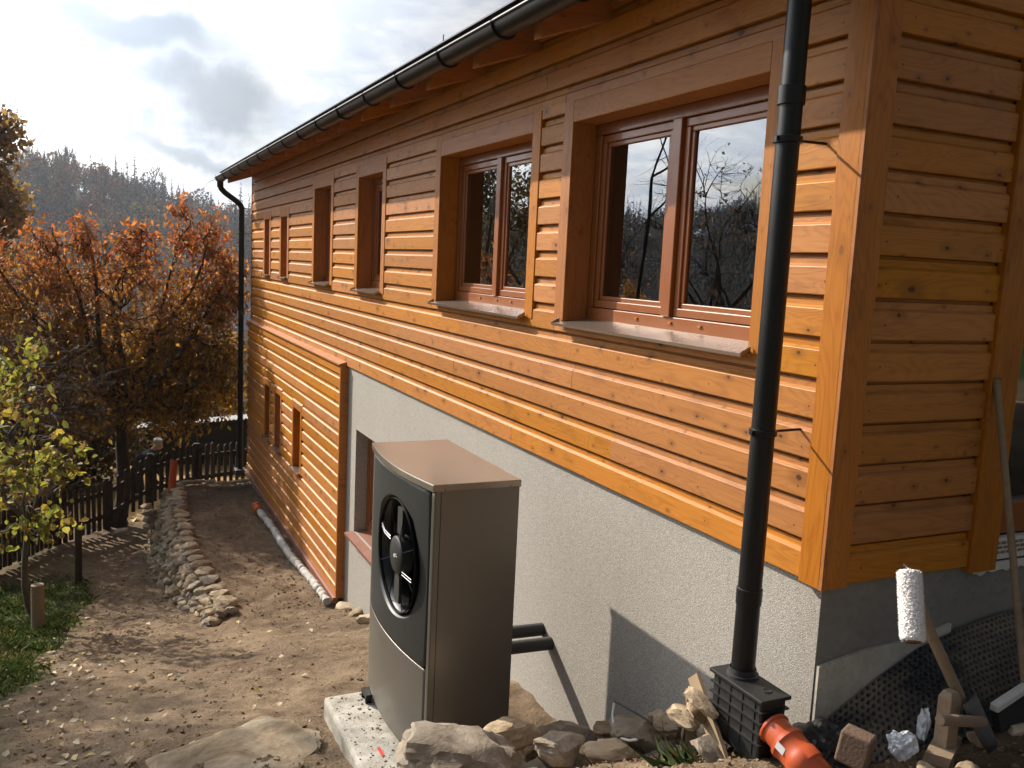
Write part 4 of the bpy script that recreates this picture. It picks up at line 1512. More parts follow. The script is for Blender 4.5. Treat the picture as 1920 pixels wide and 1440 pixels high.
# brown block
bb = MB().box((-0.045, -0.05, -0.055), (0.045, 0.05, 0.055)).build('brown_block', M['brickred'], None, bevel=0.008)
bb.matrix_basis = Matrix.Translation((-0.041, -0.256, -0.455)) @ rot(0.12, 0.1, 0.5)
tag(bb, 'worn brown masonry block beside the orange drain bend', 'block')


def crumple(name, size, seed, loc, rz, lb):
    bm = bmesh.new()
    bmesh.ops.create_icosphere(bm, subdivisions=4, radius=1)
    o = Vector((seed, seed * 1.7, 0.3))
    for v in bm.verts:
        d = v.co.normalized()
        q = 0.85 + 0.40 * noise.fractal(d * 1.3 + o, 1, 2, 3) + 0.30 * abs(noise.noise(d * 2.6 + o))
        v.co = Vector((d.x * q * size[0], d.y * q * size[1], d.z * q * size[2]))
    me = bpy.data.meshes.new(name)
    bm.to_mesh(me)
    bm.free()
    me.materials.append(M['bag'])
    o_ = add(name, me, None, mtx=Matrix.Translation(loc) @ rot(0, 0, rz))
    return tag(o_, lb, 'plastic bag')


mb_, t_, p_, o__ = mat('thin_clear_plastic')
setp(p_, Base_Color=(0.62, 0.65, 0.70), Roughness=0.25)
p_.inputs['Alpha'].default_value = 0.72
M['bag'] = mb_
crumple('plastic_bag', (0.055, 0.045, 0.05), 3.1, (0.125, -0.30, -0.455), 0.3, 'crumpled pale plastic bag lying on the membrane')
crumple('plastic_bag', (0.020, 0.030, 0.055), 8.4, (0.255, -0.27, -0.425), -0.4, 'narrow pale plastic bag standing left of the square stake')

# square stake with a chamfered top, a dowel in front, a rotten board
sk = MB()
skc = (0.265, -0.35)
hw = 0.026
for z, k in ((-0.60, 1), (-0.285, 1), (-0.262, 0.62)):
    for sx, sy in ((-1, -1), (1, -1), (1, 1), (-1, 1)):
        sk.v.append((skc[0] + sx * hw * k, skc[1] + sy * hw * k, z))
for l in (0, 4):
    for i in range(4):
        sk.f.append((l + i, l + (i + 1) % 4, l + 4 + (i + 1) % 4, l + 4 + i))
sk.f.append((8, 9, 10, 11))
sk.f.append((3, 2, 1, 0))
tag(sk.build('wooden_stake', M['rawwood'], None, bevel=0.003), 'short square wooden stake with chamfered top in the soil', 'stake')
dw = MB().tube([(0.125, -0.427, -0.302), (0.128, -0.4268, -0.3025), (0.348, -0.417, -0.355)], [0.017, 0.0185, 0.0185], 18)
tag(dw.build('dowel_handle', M['rawwood'], None, smooth=True), 'round wooden tool handle lying in front of the stake', 'tool handle')
tag(MB().prism([(0.20, -0.42, -0.49), (0.36, -0.34, -0.485), (0.36, -0.345, -0.45), (0.205, -0.425, -0.455)], (-0.05, 0.06, 0.005)).build('rotten_board', M['rawwood'], None), 'weathered board end half buried at the foot of the stake', 'board')

# shovel
sh = thing('shovel', (0.40, -0.38, -0.5), 'shovel with wooden handle standing blade down by the stake', 'shovel')
MB().tube([(0.13, -0.27, 0.10), (0.20, -0.285, -0.055), (0.335, -0.335, -0.305), (0.35, -0.34, -0.34)], [0.016, 0.019, 0.019, 0.017], 16).build('shovel_handle', M['rawwood'], sh, smooth=True)
bl = MB()
for j in range(7):
    for i in range(7):
        u, v = i / 6 - 0.5, j / 6
        wd = 0.15 * (1 - 0.35 * max(0, v - 0.6) / 0.4)
        c = Vector((0.345, -0.34, -0.30)) + Vector((0.075, -0.055, -0.17)) * v
        bl.v.append(tuple(c + Vector((0.85, 0.45, 0.1)) * (u * wd) + Vector((0.3, -0.55, 0.3)) * (0.05 - 0.25 * u * u * 0.5)))
for j in range(6):
    for i in range(6):
        a = j * 7 + i
        bl.f.append((a, a + 1, a + 8, a + 7))
blo = bl.build('shovel_blade', M['darksteel'], sh, smooth=True)
blo.modifiers.new('thick', 'SOLIDIFY').thickness = 0.003

# paint roller hooked on the top of the shovel handle
prl = thing('paint_roller', (0.0, -0.30, 0.02), 'fluffy white paint roller sleeve hooked on the shovel handle', 'paint roller')
ra = Vector((0.026, -0.333, 0.174))
rb_ = Vector((-0.033, -0.422, -0.017))
ax = (rb_ - ra)
# fluffy sleeve: core cylinder plus many tufts
axn = ax.normalized()
pa = axn.orthogonal().normalized()
pb_ = axn.cross(pa)
sl_ = MB()
nl, na = 130, 96
for i in range(nl + 1):
    t = i / nl
    e = min(1.0, min(t, 1 - t) / 0.035)
    for j in range(na):
        an = 2 * math.pi * j / na
        rd = pa * math.cos(an) + pb_ * math.sin(an)
        q = ra + ax * t + rd * 0.036
        dsp = 0.0022 * noise.noise(q * 120) + 0.0028 * noise.noise(q * 260) + 0.0016 * noise.noise(q * 480)
        sl_.v.append(tuple(ra + ax * t + rd * ((0.0365 + dsp) * (0.72 + 0.28 * math.sqrt(e)))))
for i in range(nl):
    for j in range(na):
        j2 = (j + 1) % na
        sl_.f.append((i * na + j, i * na + j2, (i + 1) * na + j2, (i + 1) * na + j))
sl_.f.append(tuple(range(na)))
core_ = sl_.build('sleeve', M['whiteprint'], prl, smooth=True, auto=80)
mw, tw, pw, ow = mat('white_roller_pile')
setp(pw, Base_Color=(0.80, 0.76, 0.74), Roughness=0.95)
pw.inputs['Sheen Weight'].default_value = 0.3
core_.data.materials.clear()
core_.data.materials.append(mw)
tv, tf = [], []
for i in range(2600):
    t = rng.random()
    an = rng.uniform(0, 2 * math.pi)
    rd = pa * math.cos(an) + pb_ * math.sin(an)
    c = ra + ax * t + rd * 0.035
    if t < 0.03 or t > 0.97:
        c = ra + ax * t + rd * rng.uniform(0.022, 0.032)
    ln = rng.uniform(0.004, 0.008)
    tip = c + (rd + Vector((rng.gauss(0, .45), rng.gauss(0, .45), rng.gauss(0, .45))) + axn * (0.5 if t > 0.95 else (-0.5 if t < 0.05 else 0))).normalized() * ln
    s = rd.cross(Vector((rng.gauss(0, 1), rng.gauss(0, 1), rng.gauss(0, 1)))).normalized() * 0.0019
    k = len(tv)
    tv += [tuple(c + s), tuple(c - s), tuple(tip)]
    tf.append((k, k + 1, k + 2))
add('pile', mesh_of('pile', tv, tf, mw), core_)['kind'] = 'stuff'
MB().lathe(rb_ + axn * 0.001, axn, [(-0.02, 0.0), (-0.02, 0.019), (0.004, 0.0205), (0.004, 0.023), (-0.002, 0.024)], 24).build('cardboard_core', M['brickred'], prl, smooth=True)
MB().tube([ra.lerp(rb_, 0.5), ra - axn * 0.004, ra + Vector((0.035, 0.05, 0.0)), Vector((0.11, -0.262, 0.13)), Vector((0.135, -0.268, 0.09))], 0.004, 8).build('wire_frame', M['chrome'], prl, smooth=True)

# broom leaning on the door casing
br = thing('broom', (0.66, -0.33, -0.45), 'push broom with long wooden stick leaning against the door casing', 'broom')
MB().tube([(0.70, -0.32, -0.345), (0.76, -0.02, 0.745)], [0.0135, 0.0125], 14).build('broom_stick', M['rawwood'], br, smooth=True)
MB().tube([(0.757, -0.0305, 0.742), (0.7572, -0.0300, 0.7435)], [0.012, 0.009], 12).build('stick_end', M['darksteel'], br)
bh = MB()
bh.prism([(0.47, -0.385, -0.365), (0.97, -0.285, -0.325), (0.97, -0.285, -0.300), (0.47, -0.385, -0.338)], (-0.007, 0.030, 0.002))
bh.build('broom_head', M['whitestrip'], br, bevel=0.005)
bs = MB()
bs.prism([(0.475, -0.382, -0.367), (0.965, -0.283, -0.327), (0.975, -0.295, -0.405), (0.478, -0.400, -0.43)], (-0.006, 0.026, 0.002))
bs.build('bristles', M['bristle'], br)

# ------------------------------------------------------------------ picket fence
fence = thing('picket_fence', (-2.0, 12.5, -3.2), 'weathered dark wooden picket fence behind the stone wall', 'fence')
FP = [(-4.2, 9.9), (-3.55, 10.7), (-2.85, 12.0), (-2.15, 12.7), (-1.5, 13.0), (-0.75, 13.35), (0.6, 13.7)]
pk = [mesh_of('picket', [(-w / 2, -0.011, 0), (w / 2, -0.011, 0), (w / 2, -0.011, h), (0, -0.011, h + 0.03), (-w / 2, -0.011, h), (-w / 2, 0.011, 0), (w / 2, 0.011, 0), (w / 2, 0.011, h), (0, 0.011, h + 0.03), (-w / 2, 0.011, h)],
                [(0, 1, 2, 3, 4), (9, 8, 7, 6, 5), (0, 5, 6, 1), (1, 6, 7, 2), (2, 7, 8, 3), (3, 8, 9, 4), (4, 9, 5, 0)], M['oldpicket']) for w, h in ((0.062, 0.74), (0.070, 0.76), (0.056, 0.72), (0.066, 0.77))]
frng = random.Random(5)


def fence_base(x, y):
    return max(float(np.interp(y, LY, LZ)), float(np.interp(x, [-3, -1.5, -0.7, 0.5], [-9, -3.05, -2.98, -2.95]))) + 0.05


for (ax_, ay_), (bx_, by_) in zip(FP[:-1], FP[1:]):
    d = Vector((bx_ - ax_, by_ - ay_, 0))
    L = d.length
    d.normalize()
    an = math.atan2(d.y, d.x)
    za, zb_ = fence_base(ax_, ay_), fence_base(bx_, by_)
    nrm = Vector((-d.y, d.x, 0))
    for h in (0.20, 0.56):
        rail = MB()
        p0 = Vector((ax_, ay_, za + h)) + nrm * 0.032
        p1 = Vector((bx_, by_, zb_ + h)) + nrm * 0.032
        q = [p0 + nrm * 0.018 + Vector((0, 0, 0.035)), p0 - nrm * 0.018 + Vector((0, 0, 0.035)), p0 - nrm * 0.018 - Vector((0, 0, 0.035)), p0 + nrm * 0.018 - Vector((0, 0, 0.035))]
        rail.prism(q, p1 - p0)
        rail.build('rail', M['oldpicket'], fence)
    pm = MB()
    pm.box((ax_ - 0.045, ay_ + 0.06, za - 0.2), (ax_ + 0.045, ay_ + 0.15, za + 0.78))
    pm.build('fence_post', M['oldpicket'], fence)
    n = int(L / 0.105)
    for i in range(n):
        t = (i + 0.5) / n
        x, y = ax_ + (bx_ - ax_) * t, ay_ + (by_ - ay_) * t
        z = za + (zb_ - za) * t
        add('picket', frng.choice(pk), fence, mtx=Matrix.Translation((x, y, z + frng.uniform(-0.015, 0.015))) @ rot(0, frng.uniform(-.02, .02), an))

# ------------------------------------------------------------------ vegetation helpers


def leaf_mesh(name, cen, size, nrm_bias, cols, mtl, aspect=0.45, seed=0, fold=0.25, updir=None, oval=False):
    """one diamond of four points per leaf, folded along its midrib; cen (n,3), size (n,), cols (n,3)"""
    g = np.random.default_rng(seed)
    n = len(cen)
    ax = g.normal(size=(n, 3)) + np.array(updir if updir is not None else (0, 0, -0.6))
    ax /= np.linalg.norm(ax, axis=1)[:, None]
    nr = g.normal(size=(n, 3)) + np.array(nrm_bias)
    sd = np.cross(ax, nr)
    sd /= np.linalg.norm(sd, axis=1)[:, None] + 1e-9
    nn = np.cross(sd, ax)
    s = size[:, None]
    p0 = cen - ax * s * 0.5
    p2 = cen + ax * s * 0.5
    m = cen - ax * s * 0.05
    p1 = m + sd * s * aspect * 0.5 + nn * s * fold * aspect * 0.5
    p3 = m - sd * s * aspect * 0.5 + nn * s * fold * aspect * 0.5
    if oval:
        # blunt six sided leaf as two quads either side of the midrib
        up_ = nn * s * fold * aspect * 0.5
        l1, l2 = cen - ax * s * 0.22 + sd * s * aspect * 0.46 + up_, cen + ax * s * 0.16 + sd * s * aspect * 0.44 + up_
        r1, r2 = cen - ax * s * 0.22 - sd * s * aspect * 0.46 + up_, cen + ax * s * 0.16 - sd * s * aspect * 0.44 + up_
        v = np.stack([p0, l1, l2, p2, p0, p2, r2, r1], 1).reshape(-1, 3)
        return quads(name, v, np.repeat(cols, 2, axis=0), mtl)
    v = np.stack([p0, p1, p2, p3], 1).reshape(-1, 3)
    return quads(name, v, cols, mtl, tri=True)


def quads(name, v, cols, mtl, tri=True):
    n = len(v) // 4
    me = bpy.data.meshes.new(name)
    me.vertices.add(len(v))
    me.vertices.foreach_set('co', v.astype(np.float32).ravel())
    b = np.arange(n)[:, None] * 4
    idx = np.concatenate([b + np.array([[0, 1, 2]]), b + np.array([[0, 2, 3]])], 1).ravel()
    me.loops.add(len(idx))
    me.loops.foreach_set('vertex_index', idx.astype(np.int32))
    me.polygons.add(2 * n)
    me.polygons.foreach_set('loop_start', np.arange(2 * n, dtype=np.int32) * 3)
    me.polygons.foreach_set('loop_total', np.full(2 * n, 3, dtype=np.int32))
    me.update(calc_edges=True)
    ca = me.color_attributes.new('Col', 'FLOAT_COLOR', 'POINT')
    c4 = np.concatenate([np.repeat(cols, 4, axis=0), np.ones((4 * n, 1))], 1)
    ca.data.foreach_set('color', c4.astype(np.float32).ravel())
    me.materials.append(mtl)
    return me


def curve(p0, p1, n, wob, r):
    p0, p1 = Vector(p0), Vector(p1)
    L = (p1 - p0).length
    out = [p0]
    a = Vector((r.gauss(0, 1), r.gauss(0, 1), r.gauss(0, .6))) * L * wob
    b = Vector((r.gauss(0, 1), r.gauss(0, 1), r.gauss(0, .6))) * L * wob * 0.5
    for i in range(1, n):
        t = i / n
        out.append(p0.lerp(p1, t) + a * math.sin(math.pi * t) + b * math.sin(2 * math.pi * t))
    out.append(p1)
    return out


def tree(name, label, cat, base, fork, trunk_r, lobes, palette, leaf_size, per, seed, bark='bark', group=None, aspect=0.5, trans='leaf', twig_r=0.006, leaf_spread=0.13, limb_wob=0.12, updir=(0, 0, -0.6), bare=0.0, trunk_wob=0.04, oval=False):
    """trunk to a fork, limbs to each lobe, twigs from the limbs to points spread through the lobe, leaves along the twigs.
    lobes: (centre, radii, twigs)"""
    r = random.Random(seed)
    root = thing(name, base, label, cat, group)
    wood_ = MB()
    tr = curve(base, fork, 6, trunk_wob, r)
    wood_.tube([Vector(base) - Vector((0, 0, 0.1))] + tr, [trunk_r * 1.35] + [trunk_r * (1.15 - 0.4 * i / 6) for i in range(7)], 10)
    cents, sizes, cols = [], [], []
    for (c, rad, n) in lobes:
        c = Vector(c)
        lim = curve(tr[-1] if r.random() < 0.6 else tr[-2], c + Vector((r.gauss(0, .1), r.gauss(0, .1), r.gauss(0, .1))), 7, limb_wob, r)
        lr = trunk_r * 0.55
        wood_.tube(lim, [lr * (1 - 0.78 * i / 7) for i in range(8)], 7)
        nodes = [lim[i].lerp(lim[i + 1], k / 3) for i in range(2, 7) for k in range(3)]
        subs = []
        for k in range(max(4, n // 14)):
            while True:
                q = Vector((r.uniform(-1, 1), r.uniform(-1, 1), r.uniform(-1, 1)))
                if q.length < 1:
                    break
            tip = c + Vector((q.x * rad[0], q.y * rad[1], q.z * rad[2])) * 0.85
            st = min(nodes, key=lambda z: (z - tip).length)
            cu = curve(st, tip, 5, 0.13, r)
            wood_.tube(cu, [lr * 0.26 * (1 - 0.75 * i / 5) + twig_r * 0.5 for i in range(6)], 5, cap=False)
            subs += cu[2:]
        pool = nodes + subs
        parr = np.array([tuple(z) for z in pool])
        for k in range(n):
            while True:
                q = Vector((r.uniform(-1, 1), r.uniform(-1, 1), r.uniform(-1, 1)))
                if 0.25 < q.length < 1:
                    break
            q = q * (1.0 + 0.16 * r.gauss(0, 1) * (1 if q.length > 0.7 else 0))
            tip = c + Vector((q.x * rad[0], q.y * rad[1], q.z * rad[2]))
            st = pool[int(np.argmin(((parr - np.array(tip)) ** 2).sum(1)))]
            cu = curve(st, tip, 3, 0.12, r)
            wood_.tube(cu, [twig_r, twig_r * 0.8, twig_r * 0.6, twig_r * 0.35], 3, cap=False)
            if r.random() < bare:
                continue
            for j in range(max(1, int(per * r.uniform(0.5, 1.5)))):
                t = r.uniform(0.35, 1.05)
                i = min(2, int(t * 3))
                p = cu[i].lerp(cu[i + 1], min(1.2, t * 3 - i))
                p = p + Vector((r.gauss(0, leaf_spread), r.gauss(0, leaf_spread), r.gauss(0, leaf_spread) - 0.25 * leaf_spread))
                cents.append(tuple(p))
                sizes.append(leaf_size * r.uniform(0.6, 1.35))
                cols.append(palette(p, r))
    me = mesh_of('branches', wood_.v, wood_.f, M[bark], True)
    add('trunk', me, root)
    if cents:
        lm = leaf_mesh('foliage', np.array(cents), np.array(sizes), (0, 0, 0.3), np.array(cols), M[trans], aspect, seed, updir=updir, oval=oval)
        add('crown', lm, root)
    return root


def pal(*cs):
    def f(p, r):
        a, b = r.choice(cs), r.choice(cs)
        t = r.random()
        k = r.uniform(0.7, 1.2)
        return tuple((x * t + y * (1 - t)) * k for x, y in zip(a, b))
    return f


RUST, ORNG, GOLD, BRWN, OLIV = (0.40, 0.11, 0.035), (0.52, 0.19, 0.045), (0.50, 0.27, 0.05), (0.22, 0.10, 0.04), (0.16, 0.13, 0.03)


def cherry_pal(p, r):
    k = sst(-0.9, 1.5, p[2] + r.gauss(0, 0.5))
    hi = r.choice((RUST, RUST, ORNG, ORNG, BRWN))
    lo = r.choice((GOLD, GOLD, GOLD, (0.55, 0.34, 0.06), OLIV, (0.30, 0.20, 0.05), BRWN))
    m = r.uniform(0.65, 1.2)
    return tuple((a * k + b * (1 - k)) * m for a, b in zip(hi, lo))


tree('cherry_tree', 'broad cherry tree with rust red and golden leaves behind the fence', 'tree', (-1.98, 13.0, -3.25), (-1.9, 13.25, -1.5), 0.105, [
    ((-1.9, 13.6, 0.2), (1.1, 1.0, 1.0), 230), ((-0.75, 13.3, -0.1), (0.75, 0.8, 0.95), 200), ((-0.35, 13.3, 0.55), (0.45, 0.6, 0.6), 90), ((-3.3, 13.9, 0.1), (1.0, 1.0, 1.1), 230),
    ((-2.6, 13.5, -0.9), (1.0, 0.8, 0.8), 260), ((-0.95, 13.3, -1.0), (0.85, 0.7, 0.75), 270), ((-0.35, 13.5, -0.9), (0.5, 0.5, 0.8), 130), ((-2.3, 13.0, -1.45), (0.9, 0.45, 0.5), 130), ((-1.1, 13.0, -1.55), (0.6, 0.4, 0.4), 90), ((-1.75, 13.9, -0.9), (1.0, 0.7, 0.7), 200), ((-3.8, 13.8, -0.9), (1.0, 0.8, 0.8), 200), ((-4.3, 14.0, 0.0), (0.9, 1.0, 1.1), 150),
    ((-0.95, 13.5, 1.35), (0.16, 0.2, 0.62), 34), ((-0.55, 13.3, 1.2), (0.2, 0.2, 0.55), 34), ((-2.5, 13.6, 1.25), (0.25, 0.3, 0.5), 30), ((-3.0, 13.6, 1.05), (0.3, 0.3, 0.5), 30), ((-1.75, 13.5, 1.15), (0.4, 0.3, 0.4), 40), ((-3.9, 13.8, 1.1), (0.4, 0.4, 0.5), 40)],
    cherry_pal, 0.108, 14, 31, aspect=0.42, leaf_spread=0.11, twig_r=0.007, updir=(0, 0, -1.0), limb_wob=0.06)
tree('oak_tree', 'tall brown and gold tree at the left edge above the red cherry', 'tree', (-7.5, 33, -4.8), (-7.3, 33, 0.5), 0.28, [
    ((-6.6, 33.5, 4.0), (1.9, 1.8, 2.0), 190), ((-5.5, 33.5, 2.4), (1.2, 1.4, 1.3), 130), ((-7.8, 33.5, 5.6), (1.9, 1.6, 1.4), 130), ((-5.4, 33.6, 4.9), (1.0, 1.0, 0.9), 80), ((-8.8, 33.5, 3.0), (1.8, 1.8, 2.0), 110), ((-6.0, 33, 0.9), (1.5, 1.4, 1.2), 120)],
    pal((0.20, 0.125, 0.04), (0.28, 0.18, 0.05), (0.15, 0.09, 0.035), (0.33, 0.19, 0.06)), 0.24, 14, 32, aspect=0.7, leaf_spread=0.28, twig_r=0.015)


def lime_pal(p, r):
    c = r.choice(((0.32, 0.31, 0.05), (0.40, 0.36, 0.06), (0.26, 0.28, 0.05), (0.42, 0.32, 0.05), (0.20, 0.21, 0.045), (0.24, 0.16, 0.05)))
    m = r.uniform(0.7, 1.15)
    return tuple(x * m for x in c)


tree('fruit_tree', 'slender young fruit tree with yellow green leaves, nearest on the left', 'tree', (-2.90, 7.72, -2.78), (-2.93, 7.7, -1.55), 0.032, [
    ((-3.0, 7.6, -0.15), (0.40, 0.4, 0.55), 60), ((-3.05, 7.5, -1.05), (0.55, 0.5, 0.42), 95), ((-2.62, 7.6, -1.1), (0.30, 0.35, 0.38), 46), ((-3.5, 7.6, -0.6), (0.5, 0.4, 0.6), 40), ((-2.72, 7.6, -1.72), (0.30, 0.3, 0.22), 30), ((-3.3, 7.4, -1.75), (0.45, 0.35, 0.25), 40)],
    lime_pal, 0.085, 5.2, 33, bark='barkpale', aspect=0.72, leaf_spread=0.06, twig_r=0.004, limb_wob=0.1, bare=0.45, oval=True)
tree('thicket', 'tangle of bare brown twigs behind the yellow green fruit tree', 'shrub', (-3.5, 10.5, -3.0), (-3.5, 10.6, -2.2), 0.06, [
    ((-3.2, 10.8, -0.8), (0.9, 0.7, 1.0), 420), ((-2.55, 11.0, -1.0), (0.6, 0.6, 0.9), 300), ((-3.9, 10.6, -0.9), (0.9, 0.6, 1.0), 260), ((-3.1, 10.8, -1.9), (0.8, 0.6, 0.6), 240)],
    pal(BRWN, GOLD, OLIV), 0.07, 2, 34, bark='barkpale', aspect=0.6, leaf_spread=0.1, twig_r=0.006, bare=0.7)
for (bx, by, hh, sd, lb) in ((-3.0, 16.6, 2.2, 51, 'dark brown shrub behind the cherry trunk, nearest the shed'), (-4.6, 16.2, 2.6, 52, 'olive brown shrub behind the fence, second from the shed'), (-6.3, 15.6, 2.8, 53, 'dark shrub beyond the fence at the left edge'), (-4.4, 20.0, 3.8, 54, 'tall brown shrub in the back row behind the cherry'), (-1.5, 21.5, 3.2, 55, 'dark bush between the shed and the cream cottage'), (-2.55, 15.9, 1.7, 58, 'low brown shrub just behind the fence left of the cherry trunk'), (-7.8, 19.0, 4.2, 56, 'tall dark shrub farthest left beyond the fence'), (2.0, 19.5, 3.6, 57, 'brown bush behind the shed right end by the downpipe')):
    bz = ground_z(bx, by, False)
    tree('garden_shrub', lb, 'shrub', (bx, by, bz), (bx, by, bz + 0.4), 0.06, [((bx, by, bz + hh * 0.42), (0.95, 0.7, hh * 0.42), 200), ((bx + 0.5, by + 0.2, bz + hh * 0.7), (0.6, 0.6, hh * 0.3), 90), ((bx - 0.5, by - 0.1, bz + hh * 0.6), (0.6, 0.6, hh * 0.35), 90)],
         pal((0.09, 0.07, 0.03), (0.15, 0.09, 0.035), (0.10, 0.10, 0.03), (0.22, 0.12, 0.04)), 0.12, 11, sd, group='shrubs beyond the fence', aspect=0.55, leaf_spread=0.16, twig_r=0.007)
# stake beside the young tree, thin dark post, twigs in the pot like guard
tg = MB().tube([(-2.86, 7.45, -2.80), (-2.855, 7.45, -2.30), (-2.855, 7.45, -2.295)], [0.062, 0.060, 0.054], 18)
tgo = tg.build('log_stump', M['rawwood'], None, smooth=True)
tag(tgo, 'short pale round timber post at the foot of the young fruit tree', 'post')
tag(MB().tube([(-2.53, 9.9, -3.2), (-2.52, 9.9, -2.45)], [0.045, 0.042], 12).build('dark_post', M['oldpicket'], None), 'dark round post standing in the lower soil before the fence', 'post')

# bare trees along the garden to the left: seen mirrored in the panes
bare_pal = pal((0.20, 0.13, 0.04), (0.28, 0.16, 0.05))
BT = [((-5.4, 7.6, -2.7), 3.9, 'thin bare sapling with upright shoots mirrored in the largest window', 41, 0.9, 0.5),
      ((-11.5, 14.2, -2.5), 6.8, 'bare spreading tree mirrored nearest the near jamb of the largest window', 42, 0.86, 1.0),
      ((-12.5, 17.5, -2.5), 7.4, 'bare rounded tree mirrored in the middle of the largest window', 43, 0.8, 1.0),
      ((-11.0, 21.0, -2.6), 7.0, 'bare tree mirrored in the left sash of the largest window', 44, 0.84, 1.0)]
for (b, h, lb, sd, bf, k) in BT:
    b = Vector(b)
    r = random.Random(sd)
    lob = []
    for i in range(6 if k > 0.6 else 4):
        a = i * 1.05 + r.random()
        q = 0.19 * h * k
        lob.append((b + Vector((math.cos(a) * q, math.sin(a) * q, h * r.uniform(0.52, 0.82))), (0.15 * h * k, 0.15 * h * k, 0.2 * h), 95 if k > 0.6 else 40))
    tree('bare_tree', lb, 'tree', tuple(b), tuple(b + Vector((0.1, 0, h * 0.3))), 0.013 * h, lob, bare_pal, 0.10, 3, sd, bark='bark', group='bare garden trees', aspect=0.6, leaf_spread=0.1, twig_r=0.007, bare=bf)
tree('ash_tree', 'slim tall tree whose dark trunk is mirrored in the left sash of the largest window', 'tree', (-8.9, 14.9, -2.6), (-8.7, 14.9, 3.2), 0.05, [((-8.9, 14.9, 6.2), (1.3, 1.3, 1.2), 150), ((-8.2, 14.2, 7.0), (0.9, 0.9, 0.8), 70), ((-9.7, 15.6, 5.6), (1.0, 1.0, 1.0), 80)], pal(GOLD, OLIV, BRWN), 0.15, 9, 49, aspect=0.55, leaf_spread=0.2, twig_r=0.01)
tree('garden_bush', 'small golden bush mirrored low in the largest window', 'shrub', (-9.0, 15.8, -2.6), (-9.0, 15.8, -1.6), 0.05, [((-9.0, 15.8, -0.2), (0.45, 0.45, 1.3), 120)], pal(ORNG, GOLD), 0.10, 10, 47, aspect=0.5, group='bare garden trees')
tree('dark_tree', 'dense dark leafed tree mirrored in the second window', 'tree', (-11.5, 28.0, -3.2), (-11.4, 28.0, -0.5), 0.16, [((-11.6, 28.0, 2.6), (2.0, 2.0, 2.2), 190), ((-10.3, 28.2, 4.0), (1.3, 1.3, 1.4), 110), ((-12.8, 27.6, 4.2), (1.4, 1.4, 1.4), 110)],
     pal((0.10, 0.09, 0.03), (0.16, 0.12, 0.04), (0.22, 0.13, 0.04)), 0.17, 12, 48, aspect=0.6, leaf_spread=0.22, twig_r=0.01)

# ------------------------------------------------------------------ ground cover
# grass and weeds on the left
cs, hs_, cl = [], [], []
gr = random.Random(61)
n = 0
while n < 17000:
    y = 1.9 + 8.5 * gr.random() ** 1.25
    x = gr.uniform(-4.2, -2.1)
    if cover(x, y)[0] < 0.35 + 0.45 * gr.random():
        continue
    cs.append((x, y, ground_z(x, y)))
    hs_.append(gr.uniform(0.02, 0.07) * (1.2 if noise.noise((x * 2, y * 2, 5)) > 0 else 0.7))
    k = gr.random()
    kk_ = gr.uniform(0.6, 1.2)
    cl.append(tuple(v * kk_ for v in ((0.065, 0.105, 0.022) if k < 0.55 else ((0.11, 0.15, 0.035) if k < 0.8 else (0.22, 0.19, 0.07)))))
    n += 1


def blades(name, base, h, cols, width, lean, seed):
    g = np.random.default_rng(seed)
    base = np.array(base)
    h = np.array(h)
    n = len(base)
    a = g.uniform(0, 2 * math.pi, n)
    d = np.stack([np.cos(a), np.sin(a), np.zeros(n)], 1)
    s = np.stack([-np.sin(a), np.cos(a), np.zeros(n)], 1) * width * g.uniform(0.6, 1.4, n)[:, None]
    le = g.uniform(0.1, lean, n)[:, None]
    z = np.array([0, 0, 1.0])
    top = base + (z + d * le) * h[:, None]
    mid = base + (z + d * le * 0.35) * h[:, None] * 0.55
    v = np.stack([base - [0, 0, 0.004], mid + s, top, mid - s], 1).reshape(-1, 3)
    return quads(name, v, np.array(cols), M['grass'])


tag(add('grass', blades('grass', cs, hs_, cl, 0.007, 1.4, 1)), 'short green grass and weeds at the left edge of the soil', 'grass', kind='stuff')
# tuft by the gully
cs, hs_, cl = [], [], []
for i in range(520):
    x, y = gr.gauss(-0.33, 0.05), gr.gauss(0.09, 0.085)
    cs.append((x, y, -0.77 + 0.15 * (0.2 - y)))
    hs_.append(gr.uniform(0.05, 0.13))
    cl.append(tuple(v * gr.uniform(0.7, 1.3) for v in ((0.055, 0.10, 0.03), (0.10, 0.15, 0.05), (0.16, 0.18, 0.07))[gr.randrange(3)]))
tag(add('grass_tuft', blades('grass_tuft', cs, hs_, cl, 0.0013, 1.8, 2)), 'tuft of long green grass growing at the foot of the gully', 'grass', kind='stuff')

# fallen leaves
cc, sz_, cl = [], [], []
for i in range(1000):
    k = gr.random()
    if k < 0.30:
        y = 1.9 + 6.0 * gr.random() ** 1.6
        x = gr.gauss(-2.55, 0.33)
    elif k < 0.38:
        y = gr.uniform(1.7, 6.5)
        x = gr.uniform(-2.7, -0.4)
    else:
        y = gr.uniform(13.2, 26)
        x = gr.uniform(-7, 1.5)
    if (-1.25 < x < -0.25 and 1.0 < y < 2.5) or (x > -0.05 and y < 13):
        continue
    cc.append((x, y, ground_z(x, y) + 0.010))
    sz_.append(gr.uniform(0.028, 0.065) if y < 13 else gr.uniform(0.08, 0.2))
    c = gr.choice(((0.50, 0.39, 0.22), (0.44, 0.32, 0.15), (0.56, 0.47, 0.30), (0.36, 0.22, 0.09), (0.50, 0.38, 0.12), (0.28, 0.18, 0.09)))
    kk_ = gr.uniform(0.6, 1.1)
    cl.append(tuple(v * kk_ for v in c))
g = np.random.default_rng(9)
cc, sz_ = np.array(cc), np.array(sz_)
n = len(cc)
a = g.uniform(0, 2 * math.pi, n)
tl = g.normal(0, 0.22, (n, 2))
ax_ = np.stack([np.cos(a), np.sin(a), tl[:, 0]], 1)
